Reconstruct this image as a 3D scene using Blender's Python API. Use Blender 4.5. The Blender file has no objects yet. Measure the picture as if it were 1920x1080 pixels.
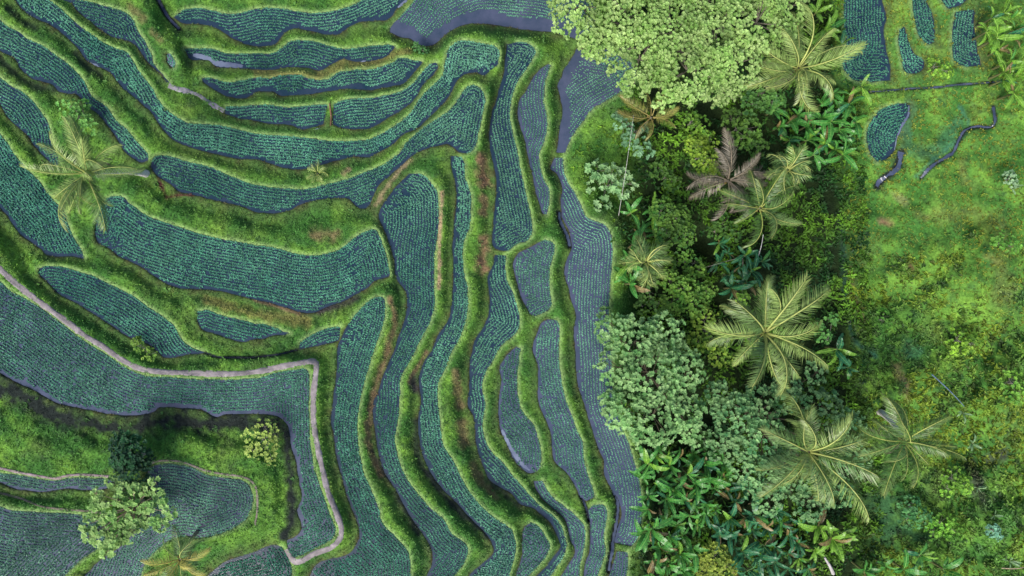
import bpy, math, random
import numpy as np
from mathutils import Vector, Matrix
PI = math.pi
random.seed(7); rng = np.random.default_rng(11)
SC = bpy.context.scene
# ---------------------------------------------------------------- camera, sky, sun, exposure
S, H = 0.05, 64.0                     # metres per photo pixel on the z=0 level, camera height
cam_d = bpy.data.cameras.new('camera'); cam = bpy.data.objects.new('camera', cam_d); SC.collection.objects.link(cam)
cam.location = (0, 0, H); cam.rotation_euler = (0, 0, 0)
cam_d.sensor_width = 36; cam_d.lens = 24; cam_d.clip_start = 0.5; cam_d.clip_end = 2000
SC.camera = cam
wd = bpy.data.worlds.new('World'); SC.world = wd; wd.use_nodes = True
nt = wd.node_tree; bg = nt.nodes['Background']
sky = nt.nodes.new('ShaderNodeTexSky'); sky.sky_type = 'NISHITA'; sky.sun_disc = False
SUN_EL, SUN_AZ = math.radians(50), math.radians(212)      # azimuth clockwise from north (+Y)
sky.sun_elevation = SUN_EL; sky.sun_rotation = SUN_AZ; sky.air_density = 1.0; sky.dust_density = 3.0
nt.links.new(sky.outputs[0], bg.inputs[0]); bg.inputs[1].default_value = 0.13
sd = bpy.data.lights.new('sun', 'SUN'); sd.energy = 2.9; sd.angle = math.radians(20); sd.color = (1.0, 0.95, 0.86)
sun = bpy.data.objects.new('sun', sd); SC.collection.objects.link(sun)
dirv = Vector((math.sin(SUN_AZ)*math.cos(SUN_EL), math.cos(SUN_AZ)*math.cos(SUN_EL), math.sin(SUN_EL)))
sun.rotation_euler = dirv.to_track_quat('Z', 'Y').to_euler()
SC.view_settings.view_transform = 'Standard'; SC.view_settings.look = 'None'
SC.view_settings.exposure = 0.45; SC.view_settings.gamma = 1.0
SC.cycles.max_bounces = 5; SC.cycles.diffuse_bounces = 3; SC.cycles.transmission_bounces = 2; SC.cycles.transparent_max_bounces = 4

# ---------------------------------------------------------------- helpers
def W(px, py, z):
    px = np.asarray(px, float); py = np.asarray(py, float); z = np.asarray(z, float)
    k = S*(H-z)/H
    return np.stack([(px-960)*k, (540-py)*k, z + 0*px], -1)
def link(o, parent=None):
    SC.collection.objects.link(o)
    if parent is not None: o.parent = parent
    return o
def tag(o, label=None, cat=None, group=None, kind=None):
    if label: o['label'] = label
    if cat: o['category'] = cat
    if group: o['group'] = group
    if kind: o['kind'] = kind
    return o
def empty(name, loc, rz=0):
    o = bpy.data.objects.new(name, None); o.location = loc; o.rotation_euler = (0, 0, rz); o.empty_display_size = 0.3
    return link(o)
def mesh_data(name, V, F, mat, col=None, smooth=False):
    """V (n,3); F (m,k) array of equal-sized faces, or list of such arrays"""
    V = np.asarray(V, np.float32); Fs = F if isinstance(F, list) else [F]
    Fs = [np.asarray(f, np.int32) for f in Fs if len(f)]
    me = bpy.data.meshes.new(name)
    me.vertices.add(len(V)); me.vertices.foreach_set('co', V.ravel())
    loops = np.concatenate([f.ravel() for f in Fs]); sizes = np.concatenate([np.full(len(f), f.shape[1], np.int32) for f in Fs])
    starts = np.concatenate([[0], np.cumsum(sizes)[:-1]]).astype(np.int32)
    me.loops.add(len(loops)); me.loops.foreach_set('vertex_index', loops)
    me.polygons.add(len(sizes)); me.polygons.foreach_set('loop_start', starts)
    me.polygons.foreach_set('use_smooth', np.full(len(sizes), smooth))
    me.update(calc_edges=True)
    if col is not None:
        a = me.color_attributes.new('col', 'FLOAT_COLOR', 'POINT')
        c = np.ones((len(V), 4), np.float32); c[:, :3] = col
        a.data.foreach_set('color', c.ravel())
    me.materials.append(mat)
    return me
def mobj(name, V, F, mat, parent=None, col=None, smooth=False):
    return link(bpy.data.objects.new(name, mesh_data(name, V, F, mat, col, smooth)), parent)
def mat_col(name, rough=0.6, trans=0.25, spec=0.3, nscale=3.0, namp=0.25, bump=0, bscale=20):
    """vertex colour times gentle procedural noise"""
    m = bpy.data.materials.new(name); m.use_nodes = True; n = m.node_tree.nodes; l = m.node_tree.links
    b = n['Principled BSDF']; at = n.new('ShaderNodeVertexColor'); at.layer_name = 'col'
    tc = n.new('ShaderNodeTexCoord'); nz = n.new('ShaderNodeTexNoise'); nz.inputs['Scale'].default_value = nscale; nz.inputs['Detail'].default_value = 6
    mr = n.new('ShaderNodeMapRange'); mr.inputs['From Min'].default_value = .3; mr.inputs['From Max'].default_value = .7
    mr.inputs['To Min'].default_value = 1-namp; mr.inputs['To Max'].default_value = 1+namp
    l.new(tc.outputs['Object'], nz.inputs['Vector']); l.new(nz.outputs['Fac'], mr.inputs['Value'])
    mx = n.new('ShaderNodeVectorMath'); mx.operation = 'SCALE'
    l.new(at.outputs['Color'], mx.inputs[0]); l.new(mr.outputs[0], mx.inputs['Scale'])
    l.new(mx.outputs[0], b.inputs['Base Color'])
    b.inputs['Roughness'].default_value = rough; b.inputs['Specular IOR Level'].default_value = spec
    if bump:
        n2 = n.new('ShaderNodeTexNoise'); n2.inputs['Scale'].default_value = bscale; n2.inputs['Detail'].default_value = 8
        bp = n.new('ShaderNodeBump'); bp.inputs['Strength'].default_value = bump; bp.inputs['Distance'].default_value = .1
        l.new(tc.outputs['Object'], n2.inputs['Vector']); l.new(n2.outputs['Fac'], bp.inputs['Height']); l.new(bp.outputs[0], b.inputs['Normal'])
    if trans:
        t = n.new('ShaderNodeBsdfTranslucent'); l.new(mx.outputs[0], t.inputs['Color'])
        ms = n.new('ShaderNodeMixShader'); ms.inputs[0].default_value = trans
        l.new(b.outputs[0], ms.inputs[1]); l.new(t.outputs[0], ms.inputs[2]); l.new(ms.outputs[0], n['Material Output'].inputs['Surface'])
    return m
M_leaf = mat_col('leaf', .55, .22, .3, 2.0, .2)
M_gloss = mat_col('glossy_leaf', .38, .2, .45, 3.0, .18)
M_rice = mat_col('rice', .5, .18, .35, .6, .22)
M_ground = mat_col('earth_and_turf', .95, 0, .1, 5.0, .4, .6, 9)
M_bark = mat_col('bark', .85, 0, .15, 9.0, .35, .5, 30)
M_path = mat_col('packed_mud', .9, 0, .15, 2.5, .22, .5, 14)
def mat_water(name, c1, c2, rough=.12):
    m = bpy.data.materials.new(name); m.use_nodes = True; n = m.node_tree.nodes; l = m.node_tree.links; b = n['Principled BSDF']
    tc = n.new('ShaderNodeTexCoord'); nz = n.new('ShaderNodeTexNoise'); nz.inputs['Scale'].default_value = .5; nz.inputs['Detail'].default_value = 8; nz.inputs['Roughness'].default_value = .65
    cr = n.new('ShaderNodeValToRGB'); cr.color_ramp.elements[0].position = .35; cr.color_ramp.elements[1].position = .68
    cr.color_ramp.elements[0].color = (*c1, 1); cr.color_ramp.elements[1].color = (*c2, 1)
    l.new(tc.outputs['Object'], nz.inputs['Vector']); l.new(nz.outputs['Fac'], cr.inputs[0]); l.new(cr.outputs[0], b.inputs['Base Color'])
    b.inputs['Roughness'].default_value = rough; b.inputs['Specular IOR Level'].default_value = .5; b.inputs['IOR'].default_value = 1.33
    n2 = n.new('ShaderNodeTexNoise'); n2.inputs['Scale'].default_value = 6; n2.inputs['Detail'].default_value = 4
    bp = n.new('ShaderNodeBump'); bp.inputs['Strength'].default_value = .25; bp.inputs['Distance'].default_value = .02
    l.new(tc.outputs['Object'], n2.inputs['Vector']); l.new(n2.outputs['Fac'], bp.inputs['Height']); l.new(bp.outputs[0], b.inputs['Normal'])
    return m
M_water = mat_water('muddy_water', (.010, .030, .052), (.028, .046, .082))
M_lilac = mat_water('lilac_water', (.035, .055, .095), (.075, .088, .15))
M_wpale = mat_water('glint_water', (.09, .11, .18), (.20, .24, .33), .1)  # sky glint put into a pale water colour
M_wdark = mat_water('ditch_water', (.012, .018, .028), (.03, .04, .06))

def vnoise(x, y, scale, seed=0, octv=3):
    x = np.asarray(x, float)/scale; y = np.asarray(y, float)/scale; out = 0; amp = 1; tot = 0
    for o in range(octv):
        g = np.random.default_rng(seed*97+o).random((128, 128))
        xi = np.floor(x).astype(int); yi = np.floor(y).astype(int); fx = x-xi; fy = y-yi
        fx = fx*fx*(3-2*fx); fy = fy*fy*(3-2*fy)
        a = g[yi % 128, xi % 128]; b = g[yi % 128, (xi+1) % 128]; c = g[(yi+1) % 128, xi % 128]; d = g[(yi+1) % 128, (xi+1) % 128]
        out = out + amp*((a*(1-fx)+b*fx)*(1-fy)+(c*(1-fx)+d*fx)*fy); tot += amp; amp *= .5; x = x*2.03+17; y = y*2.03+31
    return out/tot                                        # 0..1
def unit(v): return v/np.maximum(np.linalg.norm(v, axis=-1, keepdims=True), 1e-9)
def leaves(P, D, N, L, Wd, col, droop=.15, wpos=.45, fold=.12):
    """one pointed quad per leaf: base, left, tip, right"""
    P = np.asarray(P, float); n = len(P); D = unit(np.broadcast_to(D, (n, 3))); N = np.broadcast_to(N, (n, 3))
    L = np.broadcast_to(L, (n,))[:, None]; Wd = np.broadcast_to(Wd, (n,))[:, None]
    Sd = unit(np.cross(N, D)); Up = np.cross(D, Sd)
    mid = P + D*L*wpos; tip = P + D*L - np.array([0, 0, 1.])*L*droop
    V = np.empty((n, 4, 3)); V[:, 0] = P; V[:, 1] = mid+Sd*Wd/2+Up*Wd*fold; V[:, 2] = tip; V[:, 3] = mid-Sd*Wd/2+Up*Wd*fold
    F = np.arange(4*n).reshape(n, 4)
    return V.reshape(-1, 3), F, np.repeat(np.broadcast_to(col, (n, 3)), 4, axis=0)
def merge(parts):
    V = []; F = []; C = []; o = 0
    for v, f, c in parts:
        V.append(v); F.append(np.asarray(f)+o); C.append(np.broadcast_to(c, (len(v), 3))); o += len(v)
    return np.concatenate(V), F, np.concatenate(C)
def tube(pts, rad, seg=6, col=(.5, .5, .5)):
    pts = np.asarray(pts, float); n = len(pts); rad = np.broadcast_to(rad, (n,))
    T = unit(np.gradient(pts, axis=0)); ref = np.array([0, 0, 1.]) if abs(T[:, 2]).mean() < .8 else np.array([1., 0, 0])
    A = unit(np.cross(T, ref)); B = np.cross(T, A); th = np.arange(seg)*2*PI/seg
    V = pts[:, None] + rad[:, None, None]*(A[:, None]*np.cos(th)[None, :, None]+B[:, None]*np.sin(th)[None, :, None])
    V = V.reshape(-1, 3); V = np.concatenate([V, pts[-1:]]); i = np.arange(n-1)[:, None]*seg; j = np.arange(seg)[None]; k = (j+1) % seg
    q = np.stack([i+j, i+k, i+k+seg, i+j+seg], -1).reshape(-1, 4)
    b = (n-1)*seg; caps = np.stack([b+np.arange(seg), b+(np.arange(seg)+1) % seg, np.full(seg, n*seg), np.full(seg, n*seg)], -1)[:, :3]
    return V, [q, caps], np.broadcast_to(col, (len(V), 3))
def spline(pts, step=5.0):
    p = np.asarray(pts, float)
    if len(p) < 3:
        n = max(2, int(np.linalg.norm(p[-1]-p[0])/step)); t = np.linspace(0, 1, n)[:, None]; return p[0]*(1-t)+p[-1]*t
    e = np.vstack([2*p[0]-p[1], p, 2*p[-1]-p[-2]]); out = []
    for i in range(1, len(e)-2):
        n = max(1, int(round(np.linalg.norm(e[i+1]-e[i])/step))); t = (np.arange(n)/n)[:, None]
        out.append(.5*(2*e[i]+(e[i+1]-e[i-1])*t+(2*e[i-1]-5*e[i]+4*e[i+1]-e[i+2])*t**2+(3*e[i]-e[i-1]-3*e[i+1]+e[i+2])*t**3))
    out.append(p[-1:]); return np.vstack(out)

# ---------------------------------------------------------------- the paddies: (level, bare strip width, uphill bank, downhill bank, label)
def P(s):
    v = [float(t) for t in s.replace(',', ' ').split()]; return [(v[i], v[i+1]) for i in range(0, len(v), 2)]
PADDIES = [
 (2.4, 5, P('28,0 45,20 65,33 97,48 125,70 145,90 158,108 170,118 205,135 218,150 235,170 255,185 272,200 287,215 300,235 325,262 355,275 400,288 440,296 480,299 505,305 530,314 567,317 610,307 655,295 692,294 717,282 740,268 755,252 780,242 805,220 830,195 843,178 855,155 870,140 890,136 908,142'),
  P('92,0 112,15 140,40 165,60 190,78 215,90 240,100 255,125 270,145 285,165 297,187 315,208 345,228 370,233 410,235 440,242 480,251 517,254 555,257 592,261 620,265 655,265 692,262 717,250 742,235 767,215 792,180 812,160 830,142 835,117 840,95 855,80 870,76 905,82 930,88 936,100 934,120'),
  'longest rice paddy, sweeping from the top left corner round to a hooked upper end'),
 (3.0, 5, P('0,95 27,110 40,130 60,147 95,157 112,172 125,175 145,178 162,197 185,215 205,240 220,260 235,285 250,297 265,305 276,301'),
  P('0,37 15,50 37,60 50,72 82,87 107,105 130,122 150,142 162,160 172,180 200,200 217,225 237,242 265,275 277,287 279,296'),
  'tapering diagonal rice paddy from the left edge to a point above the leaning palm'),
 (3.5, 3, P('0,195 8,208 15,220 32,237 55,257 62,270 72,282 85,295 100,310'), P('0,145 20,160 42,172 62,190 77,210 90,230 96,250 100,275 107,292 110,308'),
  'small dark teal rice paddy at the left edge whose tip lies under palm fronds'),
 (4.0, 6, P('0,390 12,402 25,422 40,440 60,455 77,467 87,477 112,481 137,481 155,486'), P('0,252 15,270 27,290 50,315 75,342 100,375 117,392 127,420 137,442 150,465 159,483'),
  'triangular rice paddy below the leaning coconut palm ending in a sharp lower point'),
 (3.9, 4, P('178,440 185,455 207,467 225,482 250,492 275,507 300,525 322,536 345,541 390,543 425,548 462,558 505,568 542,578 567,586 590,586 610,577 642,565 667,552 687,541 700,529 712,523 728,519'),
  P('180,415 195,380 209,369 232,370 242,380 262,395 287,410 325,422 362,435 400,445 437,452 475,459 517,465 555,476 592,479 620,474 642,465 667,445 692,432 706,433 717,457 726,485 731,514'),
  'broad boat shaped rice paddy in the middle left, widest of the curved terraces'),
 (3.0, 5, P('283,312 295,330 320,345 337,360 367,366 390,372 420,379 445,384 475,396 492,398 515,400 542,394 567,382 592,375 620,372 650,372 662,380 675,390 690,387 698,370 710,347 730,330 755,307 780,287 812,275 838,270 850,276 860,285 872,287'),
  P('286,301 295,292 322,294 357,305 390,312 425,327 462,342 480,347 517,352 555,355 580,354 617,345 655,335 680,325 705,315 730,302 750,285 765,265 792,242 817,225 842,207 860,185 872,167 882,160 895,161 905,170 909,187 905,212 897,250 893,270 886,282 877,287'),
  'sickle shaped rice paddy widening into a blunt lobe at its upper right end'),
 (2.0, 4, P('420,212 445,221 475,226 505,232 545,234 562,242 585,239 606,233'), P('425,200 450,200 480,197 505,197 542,201 592,197 614,196'),
  'narrow rice paddy left of the thin brown dividing line'),
 (2.0, 4, P('624,233 642,240 685,242 705,235 730,220 762,200 780,182 792,160 812,140 822,125'), P('626,194 655,186 692,184 730,177 755,170 775,155 792,135 807,120 818,116'),
  'horn shaped rice paddy curving up and right from the thin brown dividing line'),
 (1.5, 8, P('380,153 405,170 425,180 450,185 467,182 482,172 510,171 525,179 555,179 585,176 620,170 655,166 692,169 717,165 750,159 767,147 782,130 792,117'),
  P('378,147 400,147 425,155 450,152 480,146 505,147 530,142 560,141 580,147 600,151 620,147 635,136 667,131 700,130 730,120 747,110 762,110 777,114 790,114'),
  'wavy rice paddy with a bare purple water strip along its lower edge'),
 (1.0, 4, P('350,100 360,112 390,112 407,125 437,127 465,129 480,130 510,131 542,126 575,127 600,132 620,122 642,110 662,115 680,116 710,112 725,105 740,90'),
  P('345,92 370,91 400,92 425,100 462,101 480,100 510,100 535,86 547,77 585,77 620,87 650,92 692,87 730,84 741,87'),
  'rice paddy with a pale silvery flooded patch at its left end'),
 (0.5, 7, P('327,34 345,44 380,45 410,55 437,72 462,83 492,87 517,81 535,60 555,54 585,59 630,65 655,50 680,40 725,37 742,19 762,0'),
  P('330,28 342,20 370,15 400,20 430,27 462,22 480,16 517,15 555,21 585,25 620,22 655,12 680,0'),
  'rice paddy with a dark water margin bulging down from the top edge of the terraces'),
 (2.0, 4, P('135,6 147,22 172,42 190,57 212,70 240,77 257,88 270,108 280,120 300,138 312,154'), P('150,0 175,5 212,15 237,25 252,40 258,58 275,82 285,105 289,120 305,140 318,155'),
  'leaf shaped rice paddy narrowing downwards into a thin pale mud channel'),
 (0.2, 22, P('731,60 750,69 770,73 782,82 800,86 817,82 835,65 850,55 880,44 905,45 930,47 960,52 1010,58 1040,61 1070,70 1100,76'),
  P('732,52 742,40 757,24 775,4 795,-20 880,-60 960,-60 1040,-50 1100,-20 1120,30'),
  'wide bluish rice paddy beside the big pale green tree, with open water below it'),
 (0.0, 17, P('1080,92 1075,105 1068,116 1058,128 1054,142 1046,160 1052,190 1055,212 1050,237 1046,270 1043,286'),
  P('1115,88 1150,95 1185,120 1192,140 1180,160 1160,175 1130,192 1110,205 1095,225 1075,252 1066,270 1059,287'),
  'funnel shaped rice paddy half hidden under the big pale green tree'),
 (-.05, 5, P('1040,296 1032,315 1045,327 1054,352 1051,377 1055,410 1067,435 1072,465 1060,495 1059,520 1066,540 1072,565 1080,590 1076,620 1079,665 1082,715 1092,747 1102,780 1112,810 1122,840 1132,865 1134,892 1145,915 1160,937 1165,965 1157,992 1152,1018'),
  P('1056,296 1057,320 1065,342 1077,360 1090,387 1100,407 1122,417 1135,422 1145,440 1149,470 1146,505 1144,540 1142,572 1142,600 1145,650 1148,700 1150,750 1160,780 1168,805 1176,825 1185,852 1195,885 1201,915 1204,950 1201,985 1195,1010 1184,1024'),
  'long lilac blue rice paddy running down the outermost terrace beside the jungle'),
 (-.3, 2, P('1156,1033 1152,1050 1145,1072 1140,1085'), P('1177,1036 1177,1060 1175,1078 1174,1085'), 'short rice paddy at the bottom edge, cut off by a narrow grass bund'),
 (1.6, 5, P('951,84 947,112 945,140 937,162 930,190 922,212 919,237 918,255 918,270 922,295 930,332 930,365 927,395 924,430 925,462 945,471'),
  P('970,79 986,80 1000,88 1005,98 1000,108 987,130 972,150 962,175 957,200 957,225 962,250 970,285 977,320 985,357 992,390 997,415 997,437 988,451 970,457 952,470'),
  'straight tall rice paddy right of the brown dry grass patches'),
 (1.0, 4, P('1028,120 1017,127 1002,142 987,170 975,187 971,212 975,237 985,265 988,285 997,325 1006,365 1015,395 1018,402'),
  P('1033,122 1026,140 1021,162 1020,190 1025,215 1026,237 1020,265 1011,287 1012,307 1020,337 1030,355 1029,380 1026,402'), 'slim crescent rice paddy squeezed between two grass banks'),
 (0.9, 4, P('1010,454 992,465 972,475 962,495 966,515 972,540 976,555 987,575 994,590'), P('1022,450 1037,455 1040,470 1032,495 1030,520 1032,555 1034,572 1022,584 1005,592'),
  'small rounded rice paddy directly below the end of the crescent shaped one'),
 (0.6, 4, P('1028,599 1015,606 1009,620 1000,645 1000,660 1007,680 1009,710 1009,750 1017,775 1031,805 1035,835 1037,860 1052,877 1067,892 1080,915 1087,930 1099,940'),
  P('1044,600 1049,612 1049,627 1047,665 1052,710 1060,747 1072,777 1083,810 1092,828 1095,860 1102,890 1110,910 1114,931'), 'rice paddy with a rounded arch shaped top and a long purple body'),
 (0.9, 4, P('968,651 956,661 947,670 937,690 940,715 935,752 935,790 940,812 950,830 960,855 970,870 990,887 1003,886'),
  P('976,653 972,680 969,710 972,745 980,772 995,790 1005,805 1010,825 1014,847 1013,872'), 'teardrop rice paddy with a glinting silver rim along its lower left edge'),
 (1.3, 5, P('928,478 925,495 915,520 916,540 918,577 910,607 892,635 885,660 880,685 880,727 877,760 887,780 892,810 892,825 897,850 910,885 920,902 945,917 960,927 975,945 997,952 1015,965 1035,985 1047,1010 1051,1025 1040,1042 1015,1072 1002,1085'),
  P('948,480 948,500 950,525 960,545 970,575 975,600 970,620 955,635 937,652 922,680 907,705 905,730 910,757 905,790 906,810 910,825 920,845 942,867 960,890 975,907 992,927 1015,950 1035,965 1052,985 1060,1010 1062,1025 1057,1042 1042,1065 1030,1083'),
  'S shaped rice paddy winding from the brown patches down to the bottom edge'),
 (0.8, 3, P('1000,902 1007,920 1022,940 1042,957 1057,970 1065,990 1070,1015 1076,1024 1077,1040 1065,1060 1050,1083'), P('1017,902 1032,927 1055,947 1077,965 1095,985 1097,1010 1092,1040 1087,1060 1086,1083'),
  'narrow rice paddy starting below the silver rimmed one and bending to the bottom edge'),
 (0.5, 3, P('1103,957 1107,985 1107,1015 1105,1035 1097,1055 1095,1083'), P('1112,948 1130,946 1138,960 1135,985 1132,1010 1135,1035 1127,1060 1119,1083'), 'short upright rice paddy with a rounded top near the bottom edge'),
 (1.9, 2, P('984,988 980,1002 980,1017 979,1042 972,1065 967,1084'), P('995,980 1010,987 1022,1005 1031,1025 1020,1047 1000,1070 985,1084'), 'little heart shaped rice paddy ringed by bright grass at the bottom edge'),
 (2.6, 5, P('845,292 847,315 855,350 855,382 852,420 849,457 850,495 849,540 847,572 840,600 822,627 810,657 795,680 787,700 786,722 790,747 785,777 785,810 787,825 792,852 805,882 830,917 860,947 885,975 907,997 920,1015 926,1035 912,1050 892,1067 878,1083'),
  P('864,294 870,305 872,332 882,365 882,395 880,425 870,450 867,482 870,512 876,540 877,572 872,605 860,637 845,662 835,690 822,715 820,745 825,790 827,810 831,835 850,865 865,895 880,922 900,947 922,967 950,985 962,1000 967,1027 961,1055 953,1083'),
  'very long ribbon rice paddy left of the brown dry grass patches'),
 (3.5, 5, P('767,327 745,347 730,367 717,385 710,407 720,430 730,455 739,487 742,520 751,533 762,552 762,585 757,607 747,632 737,662 722,695 710,732 700,757 700,780 704,810 705,825 712,860 722,888 737,910 755,942 772,972 795,1005 809,1030 810,1055 799,1083'),
  P('782,325 797,330 810,345 820,362 822,390 822,432 816,465 814,495 814,540 815,570 805,607 787,640 767,680 751,710 750,747 747,780 742,810 740,825 747,860 760,892 777,917 802,947 830,972 847,1000 868,1015 878,1030 871,1052 857,1073 848,1083'),
  'tall rice paddy with a broad pale head, left of the sandy footpath strip'),
 (4.4, 5, P('650,612 642,632 633,652 632,680 630,712 624,752 621,790 625,810 627,825 632,860 642,900 652,935 665,967 674,997 669,1020 655,1037 635,1045 605,1052 589,1065 580,1083'),
  P('662,597 680,575 700,560 715,557 722,570 720,602 707,640 695,677 682,720 675,752 670,790 670,810 672,835 680,880 692,910 710,952 717,980 740,1005 762,1030 769,1052 770,1083'),
  'long rice paddy bending round outside the corner of the bare mud path'),
 (4.4, 3, P('560,655 592,649 620,643 636,638'), P('563,642 590,625 617,615 639,612'), 'tiny wedge of rice paddy above the bare mud path'),
 (4.3, 5, P('370,600 380,618 405,626 430,635 455,641 475,636 495,635 512,629 535,627'), P('371,584 390,582 412,590 445,598 475,606 495,608 512,613 530,621 544,625'), 'small isolated rice paddy ringed by weedy banks, shaped like an eyelid'),
 (4.6, 4, P('75,517 97,537 112,552 150,572 180,592 212,612 237,630 277,645 297,660 307,670 325,671 350,665 380,663'), P('72,504 87,499 120,501 155,512 180,520 220,540 250,555 277,575 307,595 327,612 342,637 360,652 384,661'),
  'diagonal rice paddy lying just above the bare mud path on the left'),
 (5.4, 7, P('0,700 32,717 65,732 95,750 125,760 162,767 200,775 250,779 287,772 300,763 337,765 375,767 402,781 425,777 480,776 510,778 530,787 542,805 547,842 555,867 562,910 566,935 557,957 566,985 558,1003 537,1014'),
  P('0,527 20,545 65,570 100,595 155,637 207,670 237,690 275,705 325,708 375,711 475,710 517,699 555,693 573,692 579,700 580,715 579,752 580,790 582,835 590,880 602,917 617,960 629,992 620,1012 600,1022 575,1035 552,1044 541,1030'),
  'large L shaped rice paddy enclosed by the bare mud path'),
 (6.2, 4, P('0,905 25,915 62,921 87,922 125,916 162,919 185,918 212,912'), P('0,887 25,890 62,896 100,901 137,896 175,897 200,898 217,900'), 'slim rice paddy at the left edge below the thin pink mud path'),
 (6.8, 2, P('0,1082 30,1090 60,1094 90,1090'), P('0,950 25,957 62,960 100,962 150,965 180,975 198,995 190,1020 165,1040 140,1060 118,1083'), 'pale rice paddy filling the bottom left corner'),
 (6.4, 3, P('288,873 277,885 279,905 285,930 283,960 265,985 250,1000 225,1027 195,1045 155,1083'), P('300,870 325,870 362,877 387,890 425,896 457,902 470,917 474,940 467,965 450,982 420,997 375,1009 345,1005 320,1012 295,1030 275,1052 262,1083'),
  'grey striped rice paddy with a round head to the right of the pale tufted tree'),
 (4.9, 6, P('386,1083 412,1060 440,1046 475,1036 505,1023 520,1022'), P('500,1110 540,1100 546,1085 546,1060 533,1032 527,1025'), 'half hidden rice paddy at the bottom edge left of the mud path end'),
 (0.3, 5, P('1652,0 1662,32 1657,57 1662,95 1669,125 1668,150'), P('1582,0 1582,50 1587,75 1580,120 1598,148 1627,153 1650,152'), 'deep blue rice paddy at the top, right of the tall pale palm'),
 (0.6, 2, P('1695,50 1702,75 1715,102 1731,112 1730,130 1712,138'), P('1686,57 1685,82 1690,107 1695,132 1704,138'), 'small sock shaped rice paddy among narrow grass bunds at the top right'),
 (0.9, 2, P('1735,0 1747,25 1752,50 1750,78'), P('1710,0 1715,37 1725,70 1743,84'), 'small dark rice paddy touching the top edge, second of the narrow ones at right'),
 (1.3, 2, P('1812,0 1797,11'), P('1766,0 1777,16'), 'tiny wedge shaped rice paddy at the very top right'),
 (1.2, 3, P('1827,17 1826,50 1832,92 1839,122'), P('1792,22 1787,50 1785,82 1790,113 1812,125'), 'dark rice paddy with a straight right side next to the banana plants at top right'),
 (0.2, 5, P('1704,195 1705,217 1690,237 1680,265 1675,285 1662,298'), P('1684,194 1652,205 1635,225 1625,250 1630,285 1645,303'), 'dark blue rice paddy with a thin white water line on its right side'),
 (2.2, 1, P('313,101 315,118 322,126'), P('320,100 329,116 326,127'), 'tiny silver puddle paddy alone in the grass'),
]
def extend(side):
    side = list(side)
    def ext(p, q):
        on = p[0] <= 3 or p[1] <= 3 or p[1] >= 1077 or p[0] >= 1917
        if not on: return None
        d = np.array(p)-np.array(q); d = d/np.linalg.norm(d); return tuple(np.array(p)+d*75)
    a = ext(side[0], side[1]); b = ext(side[-1], side[-2])
    return ([a] if a else [])+side+([b] if b else [])
# ---------------------------------------------------------------- terrain height in a grid over the traced plan
G = 3.0; X0, X1, Y0, Y1 = -270, 2190, -210, 1290
gx = np.arange(X0, X1+1, G); gy = np.arange(Y0, Y1+1, G); GX, GY = np.meshgrid(gx, gy)
BIG = 999.0; dminA = np.full(GX.shape, BIG); dminB = np.full(GX.shape, BIG); dmin = np.full(GX.shape, BIG)
num = np.zeros(GX.shape); den = np.zeros(GX.shape); inside_z = np.full(GX.shape, np.nan); inD = np.zeros(GX.shape)
def segdist(arr, pts, R, lo):
    for a, b in zip(pts[:-1], pts[1:]):
        i0 = max(0, int((min(a[1], b[1])-R-lo[1])/G)); i1 = min(arr.shape[0], int((max(a[1], b[1])+R-lo[1])/G)+2)
        j0 = max(0, int((min(a[0], b[0])-R-lo[0])/G)); j1 = min(arr.shape[1], int((max(a[0], b[0])+R-lo[0])/G)+2)
        if i1 <= i0 or j1 <= j0: continue
        x = lo[0]+G*np.arange(j0, j1)[None]; y = lo[1]+G*np.arange(i0, i1)[:, None]
        d = b-a; L = max(d@d, 1e-9); t = np.clip(((x-a[0])*d[0]+(y-a[1])*d[1])/L, 0, 1)
        dd = np.hypot(x-a[0]-t*d[0], y-a[1]-t*d[1]); s = arr[i0:i1, j0:j1]; np.minimum(s, dd, out=s)
RAD = 90.0; RD = 150.0
pads = []
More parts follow.
